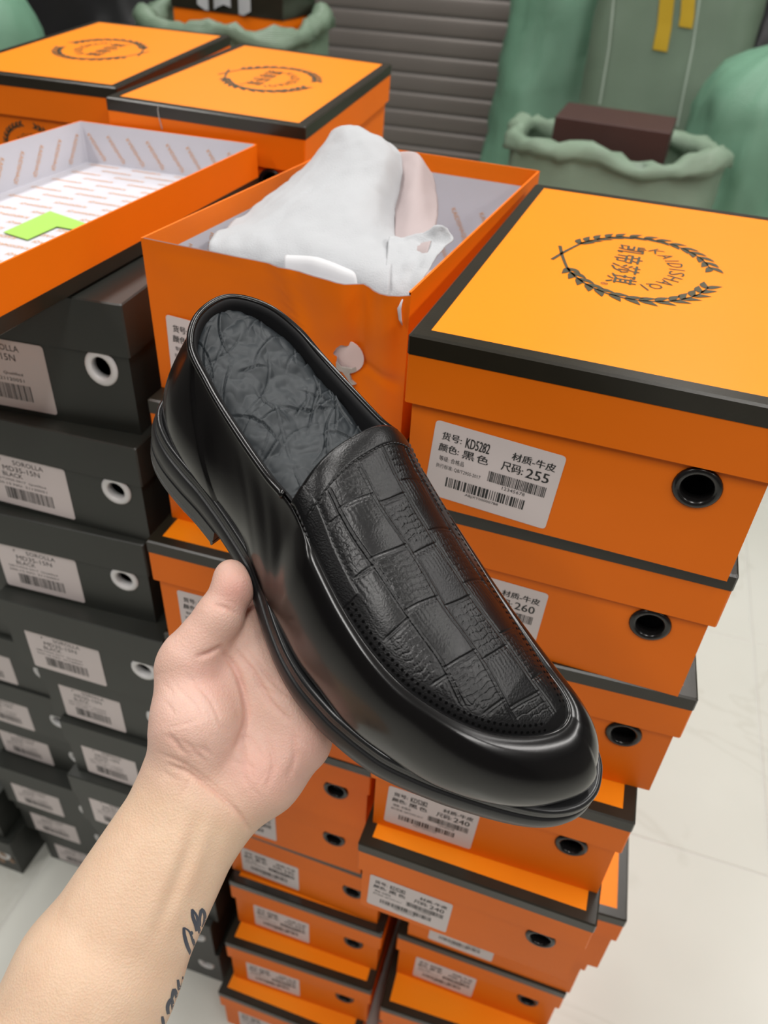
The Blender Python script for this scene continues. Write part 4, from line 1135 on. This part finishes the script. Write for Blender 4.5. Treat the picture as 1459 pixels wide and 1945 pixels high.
def hand_sdf(P):
    d = None
    for a, b, ra, rb in PALM:
        e = seg(P, a, b, ra, rb); d = e if d is None else smin(d, e, .011)
    for k, (pts, rs) in enumerate(zip(FING, FR)):
        f = None
        for i in range(3):
            e = seg(P, pts[i], pts[i + 1], rs[i], rs[i + 1]); f = e if f is None else smin(f, e, .004)
        if k == 0: f = smin(f, np.linalg.norm((P - (pts[2] + np.array([.0006, -.001, -.0012]))), axis=-1) - .0092, .006)
        d = smin(d, f, .007 if k == 0 else .005)
    # the sole presses into the flesh instead of cutting through it
    X = ((P[..., 0:1] * RT + P[..., 1:2] * UP + P[..., 2:3] * FW) + CAM - SP) @ SR * 1000
    xm = np.clip(X[..., 0], 0, 300)
    ym = np.interp(xm, [q[0] for q in OUT[1:21]], [q[1] for q in OUT[1:21]])
    zz = np.where(xm < 86, 0., z_bot(xm))
    sol = np.maximum(np.maximum(ym - X[..., 1], zz - X[..., 2]), np.abs(X[..., 0] - 150) - 155) * .001
    return -smin(-d, sol - .0002, .0012)
hs = .0019
lo = np.array([-.245, -.330, .315]); hi = np.array([.060, -.015, .500])
nn = np.ceil((hi - lo) / hs).astype(int) + 1
gx_, gy_, gz_ = [lo[i] + hs * np.arange(nn[i]) for i in range(3)]
Fg = np.empty(nn, np.float32)
for i in range(nn[0]):
    P_ = np.stack(np.broadcast_arrays(np.full((1, 1), gx_[i]), gy_[:, None], gz_[None, :]), -1)
    Fg[i] = hand_sdf(P_)
def surface_nets(F, lo, h):
    S = F < 0
    c = np.zeros(np.array(F.shape) - 1, np.int8)
    for a in (0, 1):
        for b in (0, 1):
            for g in (0, 1): c += S[a:F.shape[0] - 1 + a, b:F.shape[1] - 1 + b, g:F.shape[2] - 1 + g]
    act = (c > 0) & (c < 8); ids = -np.ones(act.shape, np.int64); I = np.argwhere(act); ids[act] = np.arange(len(I))
    acc = np.zeros((len(I), 3)); cnt = np.zeros(len(I))
    cs = [(a, b, g) for a in (0, 1) for b in (0, 1) for g in (0, 1)]
    for p in cs:
        for ax in range(3):
            if p[ax]: continue
            q = list(p); q[ax] = 1
            f0 = F[I[:, 0] + p[0], I[:, 1] + p[1], I[:, 2] + p[2]]; f1 = F[I[:, 0] + q[0], I[:, 1] + q[1], I[:, 2] + q[2]]
            m = (f0 < 0) != (f1 < 0); t = np.where(m, f0 / np.where(m, f0 - f1, 1), 0)
            pt = np.array(p, float)[None] + 0 * t[:, None]; pt = np.repeat(np.array(p, float)[None], len(I), 0); pt[:, ax] += t
            acc[m] += pt[m]; cnt[m] += 1
    V = lo + h * (I + acc / cnt[:, None]); Q = []
    for ax in range(3):
        sl0 = [slice(None)] * 3; sl1 = [slice(None)] * 3; sl0[ax] = slice(0, -1); sl1[ax] = slice(1, None)
        ch = S[tuple(sl0)] != S[tuple(sl1)]; E_ = np.argwhere(ch)
        o1, o2 = [a for a in range(3) if a != ax]
        ok = (E_[:, o1] > 0) & (E_[:, o2] > 0) & (E_[:, o1] < F.shape[o1] - 1) & (E_[:, o2] < F.shape[o2] - 1); E_ = E_[ok]
        qs = []
        for d1, d2 in ((-1, -1), (0, -1), (0, 0), (-1, 0)):
            k = E_.copy(); k[:, o1] += d1; k[:, o2] += d2; qs.append(ids[k[:, 0], k[:, 1], k[:, 2]])
        q = np.stack(qs, 1); fl_ = S[E_[:, 0], E_[:, 1], E_[:, 2]]
        if ax == 1: fl_ = ~fl_
        q[~fl_] = q[~fl_][:, ::-1]; Q.append(q)
    return V, np.vstack(Q)
HV, HQ = surface_nets(Fg, lo, hs)
def subdivide(V, Q):
    e = np.sort(np.vstack([Q[:, [i, (i + 1) % 4]] for i in range(4)]), 1); u, inv = np.unique(e, axis=0, return_inverse=True); inv = inv.reshape(-1)
    n, m, k = len(V), len(u), len(Q)
    V2 = np.vstack([V, V[u].mean(1), V[Q].mean(1)]); E = [n + inv[i * k:(i + 1) * k] for i in range(4)]; C = n + m + np.arange(k)
    return V2, np.vstack([np.stack([Q[:, i], E[i], C, E[(i + 3) % 4]], 1) for i in range(4)])
HV, HQ = subdivide(HV, HQ)
for _ in range(2):
    f0 = hand_sdf(HV); g_ = np.stack([(hand_sdf(HV + e) - hand_sdf(HV - e)) for e in np.eye(3) * 4e-4], 1) / 8e-4
    HV = HV - np.clip(f0, -.002, .002)[:, None] * g_ / (np.linalg.norm(g_, axis=1)[:, None] + 1e-6)
g_ /= np.linalg.norm(g_, axis=1)[:, None] + 1e-9
# skin folds, seen on the palm side only
hu = 729.5 + F_PX * HV[:, 0] / HV[:, 2]; hv = 972.5 - F_PX * HV[:, 1] / HV[:, 2]
facing = np.clip(-g_[:, 2] * 1.6, 0, 1)
def crease(path, width, depth, n=60):
    P_ = spline(path, n); val = np.zeros(len(HV))
    near = np.where((hu > P_[:, 0].min() - 4 * width) & (hu < P_[:, 0].max() + 4 * width) & (hv > P_[:, 1].min() - 4 * width) & (hv < P_[:, 1].max() + 4 * width))[0]
    u_, v_ = hu[near], hv[near]; best = np.zeros(len(near))
    for k in range(len(P_) - 1):
        a, b = P_[k], P_[k + 1]; ab = b - a; t = np.clip(((u_ - a[0]) * ab[0] + (v_ - a[1]) * ab[1]) / (ab @ ab + 1e-9), 0, 1)
        D = np.hypot(u_ - a[0] - t * ab[0], v_ - a[1] - t * ab[1])
        best = np.maximum(best, np.exp(-(D / width) ** 2) * math.sin(math.pi * min(1, (k + .8) / (len(P_) - .4))) ** .6)
    val[near] = best
    return depth * val
dsp = np.zeros(len(HV)); tint = np.zeros(len(HV))
CR = [([(418, 1232), (446, 1268), (464, 1320), (468, 1370), (448, 1420)], 6, .0013), ([(440, 1228), (480, 1275), (512, 1330), (552, 1372)], 5, .0008), ([(470, 1236), (510, 1285), (548, 1322)], 4, .0005),
      ([(375, 1248), (400, 1240), (422, 1228)], 5, .0011), ([(405, 1148), (430, 1156), (452, 1168)], 4, .0006), ([(448, 1420), (470, 1400), (500, 1440)], 4, .0004),
      ([(318, 1452), (360, 1470), (410, 1505), (452, 1545), (478, 1582)], 5, .0009), ([(300, 1430), (350, 1452), (400, 1486), (445, 1522)], 4, .0005), ([(330, 1300), (370, 1340), (400, 1400)], 4, .0003), ([(352, 1280), (400, 1330), (425, 1390)], 4, .00035),
      ([(460, 1400), (464, 1450), (462, 1490)], 5, .0005), ([(505, 1400), (520, 1450), (505, 1500)], 6, .0005), ([(555, 1400), (560, 1440), (545, 1480)], 6, .0005)]
rl = random.Random(5)
for k in range(26):
    x0, y0 = rl.uniform(310, 560), rl.uniform(1290, 1490); an = rl.gauss(.9, .5); ln = rl.uniform(22, 60)
    CR.append(([(x0, y0), (x0 + ln * .5 * math.cos(an) + rl.uniform(-4, 4), y0 + ln * .5 * math.sin(an)), (x0 + ln * math.cos(an), y0 + ln * math.sin(an))], 3.2, .00022))
for k in range(12):
    x0, y0 = 310 + 6 * k, 1395 + 5 * (k % 5) + 2 * k; CR.append(([(x0, y0), (x0 + 14, y0 + 6), (x0 + 30, y0 + 16)], 3.0, .00026))
for p_, w_, d_ in CR:
    c_3 = crease(p_, w_, d_); dsp -= c_3 * 1.6; tint += c_3 / .0010
for p_, w_, d_ in (([(352, 1560), (318, 1650), (262, 1790)], 20, .0010), ([(392, 1560), (372, 1640), (318, 1770)], 16, .0011), ([(432, 1575), (410, 1680)], 14, .0005)): dsp += crease(p_, w_, d_)      # tendons
dsp -= crease([(374, 1555), (346, 1650), (290, 1790)], 13, .0008)
HV = HV + g_ * (dsp * facing)[:, None]
wv = c2w(HV)
me = mesh('hand', wv, HQ, None, True); 
# skin colour: rosy palm, yellower forearm
skin = bpy.data.materials.new('skin'); skin.use_nodes = True
nt = skin.node_tree; b = nt.nodes['Principled BSDF']
at_ = nt.nodes.new('ShaderNodeAttribute'); at_.attribute_name = 'tone'
n1 = nt.nodes.new('ShaderNodeTexNoise'); n1.inputs['Scale'].default_value = 60; n1.inputs['Detail'].default_value = 5
tcn = nt.nodes.new('ShaderNodeTexCoord'); nt.links.new(tcn.outputs['Object'], n1.inputs['Vector'])
mx = nt.nodes.new('ShaderNodeMixRGB'); mx.blend_type = 'MULTIPLY'; mx.inputs[0].default_value = 1
rmp = nt.nodes.new('ShaderNodeValToRGB'); rmp.color_ramp.elements[0].position = .3; rmp.color_ramp.elements[0].color = (.94, .90, .88, 1); rmp.color_ramp.elements[1].position = .7; rmp.color_ramp.elements[1].color = (1, 1, 1, 1)
nt.links.new(n1.outputs['Fac'], rmp.inputs[0]); nt.links.new(at_.outputs['Color'], mx.inputs[1]); nt.links.new(rmp.outputs[0], mx.inputs[2]); nt.links.new(mx.outputs[0], b.inputs['Base Color'])
b.inputs['Roughness'].default_value = .48; b.inputs['Specular IOR Level'].default_value = .35
b.inputs['Subsurface Weight'].default_value = .25; b.inputs['Subsurface Radius'].default_value = (.010, .0035, .0018); b.inputs['Subsurface Scale'].default_value = .5
n3 = nt.nodes.new('ShaderNodeTexVoronoi'); n3.inputs['Scale'].default_value = 900; nt.links.new(tcn.outputs['Object'], n3.inputs['Vector'])
n4 = nt.nodes.new('ShaderNodeTexNoise'); n4.inputs['Scale'].default_value = 140; n4.inputs['Detail'].default_value = 6; n4.inputs['Distortion'].default_value = 1.5; nt.links.new(tcn.outputs['Object'], n4.inputs['Vector'])
ad = nt.nodes.new('ShaderNodeMath'); ad.operation = 'ADD'; nt.links.new(n3.outputs['Distance'], ad.inputs[0]); nt.links.new(n4.outputs['Fac'], ad.inputs[1])
bp = nt.nodes.new('ShaderNodeBump'); bp.inputs['Strength'].default_value = .18; bp.inputs['Distance'].default_value = .0012
nt.links.new(ad.outputs[0], bp.inputs['Height']); nt.links.new(bp.outputs['Normal'], b.inputs['Normal'])
def blob(u, v, r): return np.exp(-((hu - u) ** 2 + (hv - v) ** 2) / r ** 2)
arm_c = np.array([.76, .545, .39]); palm_c = np.array([.76, .50, .41])
tt = np.clip((1560 - hv + .35 * (hu - 380)) / 130, 0, 1)[:, None]
colr = arm_c * (1 - tt) + palm_c * tt
red = np.clip(.55 * blob(448, 1120, 38) + .35 * blob(400, 1290, 50) + .30 * blob(490, 1480, 70) + .25 * blob(590, 1420, 50) + .25 * np.clip(tint, 0, 1.2) * facing, 0, .8)[:, None]
colr = colr * (1 - red) + np.array([.72, .34, .29]) * red
pale = (.35 * blob(360, 1340, 55))[:, None]; colr = colr * (1 - pale) + np.array([.74, .54, .48]) * pale
ca = me.color_attributes.new('tone', 'FLOAT_COLOR', 'POINT')
ca.data.foreach_set('color', np.column_stack([colr, np.ones(len(colr))]).astype(np.float32).ravel())
me.materials.append(skin)
hand = obj('person', me)
tag(hand, 'bare left forearm and open hand holding up the loafer from below', 'person')
# tattoo: strokes laid on the skin
bvh = BVHTree.FromPolygons([Vector(p) for p in wv], [tuple(int(i) for i in q) for q in HQ])
ink = mat('blue_black_tattoo_ink', (.050, .060, .085), .5, .3)
def tk(x, y): return (250 + x / 6.595, 1650 + y / 6.595)
STK = [([(655, 735), (662, 830), (700, 970), (762, 1112)], 30), ([(762, 1112), (795, 1050), (765, 900), (725, 790), (662, 740)], 18), ([(770, 880), (788, 960), (800, 1020)], 22), ([(742, 785), (755, 830)], 30),
       ([(758, 508), (768, 600), (800, 700), (815, 785)], 28), ([(758, 508), (815, 590), (838, 720), (860, 830), (872, 900), (852, 1020), (818, 1150)], 24),
       ([(858, 720), (856, 610), (880, 512), (916, 570), (914, 660), (888, 735)], 26),
       ([(472, 1880), (452, 1730), (500, 1640), (520, 1780)], 30), ([(500, 1640), (535, 1515), (568, 1630), (565, 1665)], 30), ([(580, 1390), (605, 1530), (640, 1490), (650, 1350)], 28), ([(676, 1258), (668, 1400), (648, 1530), (600, 1690)], 24), ([(385, 1850), (405, 1980)], 26)]
mb = MB()
for path, wd in STK:
    P_ = resample(spline([tk(*q) for q in path], 40), 22); T_ = np.gradient(P_, axis=0); T_ /= np.linalg.norm(T_, axis=1)[:, None]; N_ = np.stack([-T_[:, 1], T_[:, 0]], 1)
    rws = [[], [], []]
    for k in range(22):
        hw = wd / 6.595 * .80 * (.55 + .45 * math.sin(math.pi * min(1, max(0, (k + 2) / 25))))
        for m_, s_3 in enumerate((-1, 0, 1)):
            q = P_[k] + N_[k] * hw * s_3; d_ = Vector(RT * (q[0] - 729.5) / F_PX - UP * (q[1] - 972.5) / F_PX + FW).normalized()
            h_ = bvh.ray_cast(Vector(CAM), d_)
            if h_[0] is None: rws[m_].append(rws[m_][-1] if rws[m_] else None); continue
            rws[m_].append(tuple(h_[0] - d_ * .00025))
    n_ok = [k for k in range(22) if all(r[k] is not None for r in rws)]
    if len(n_ok) > 2: mb.loops([[r[k] for k in n_ok] for r in rws], closed=False)
part('tattoo', mb.mesh('tattoo', ink, smooth=True), hand, label='blue-black script tattoo')
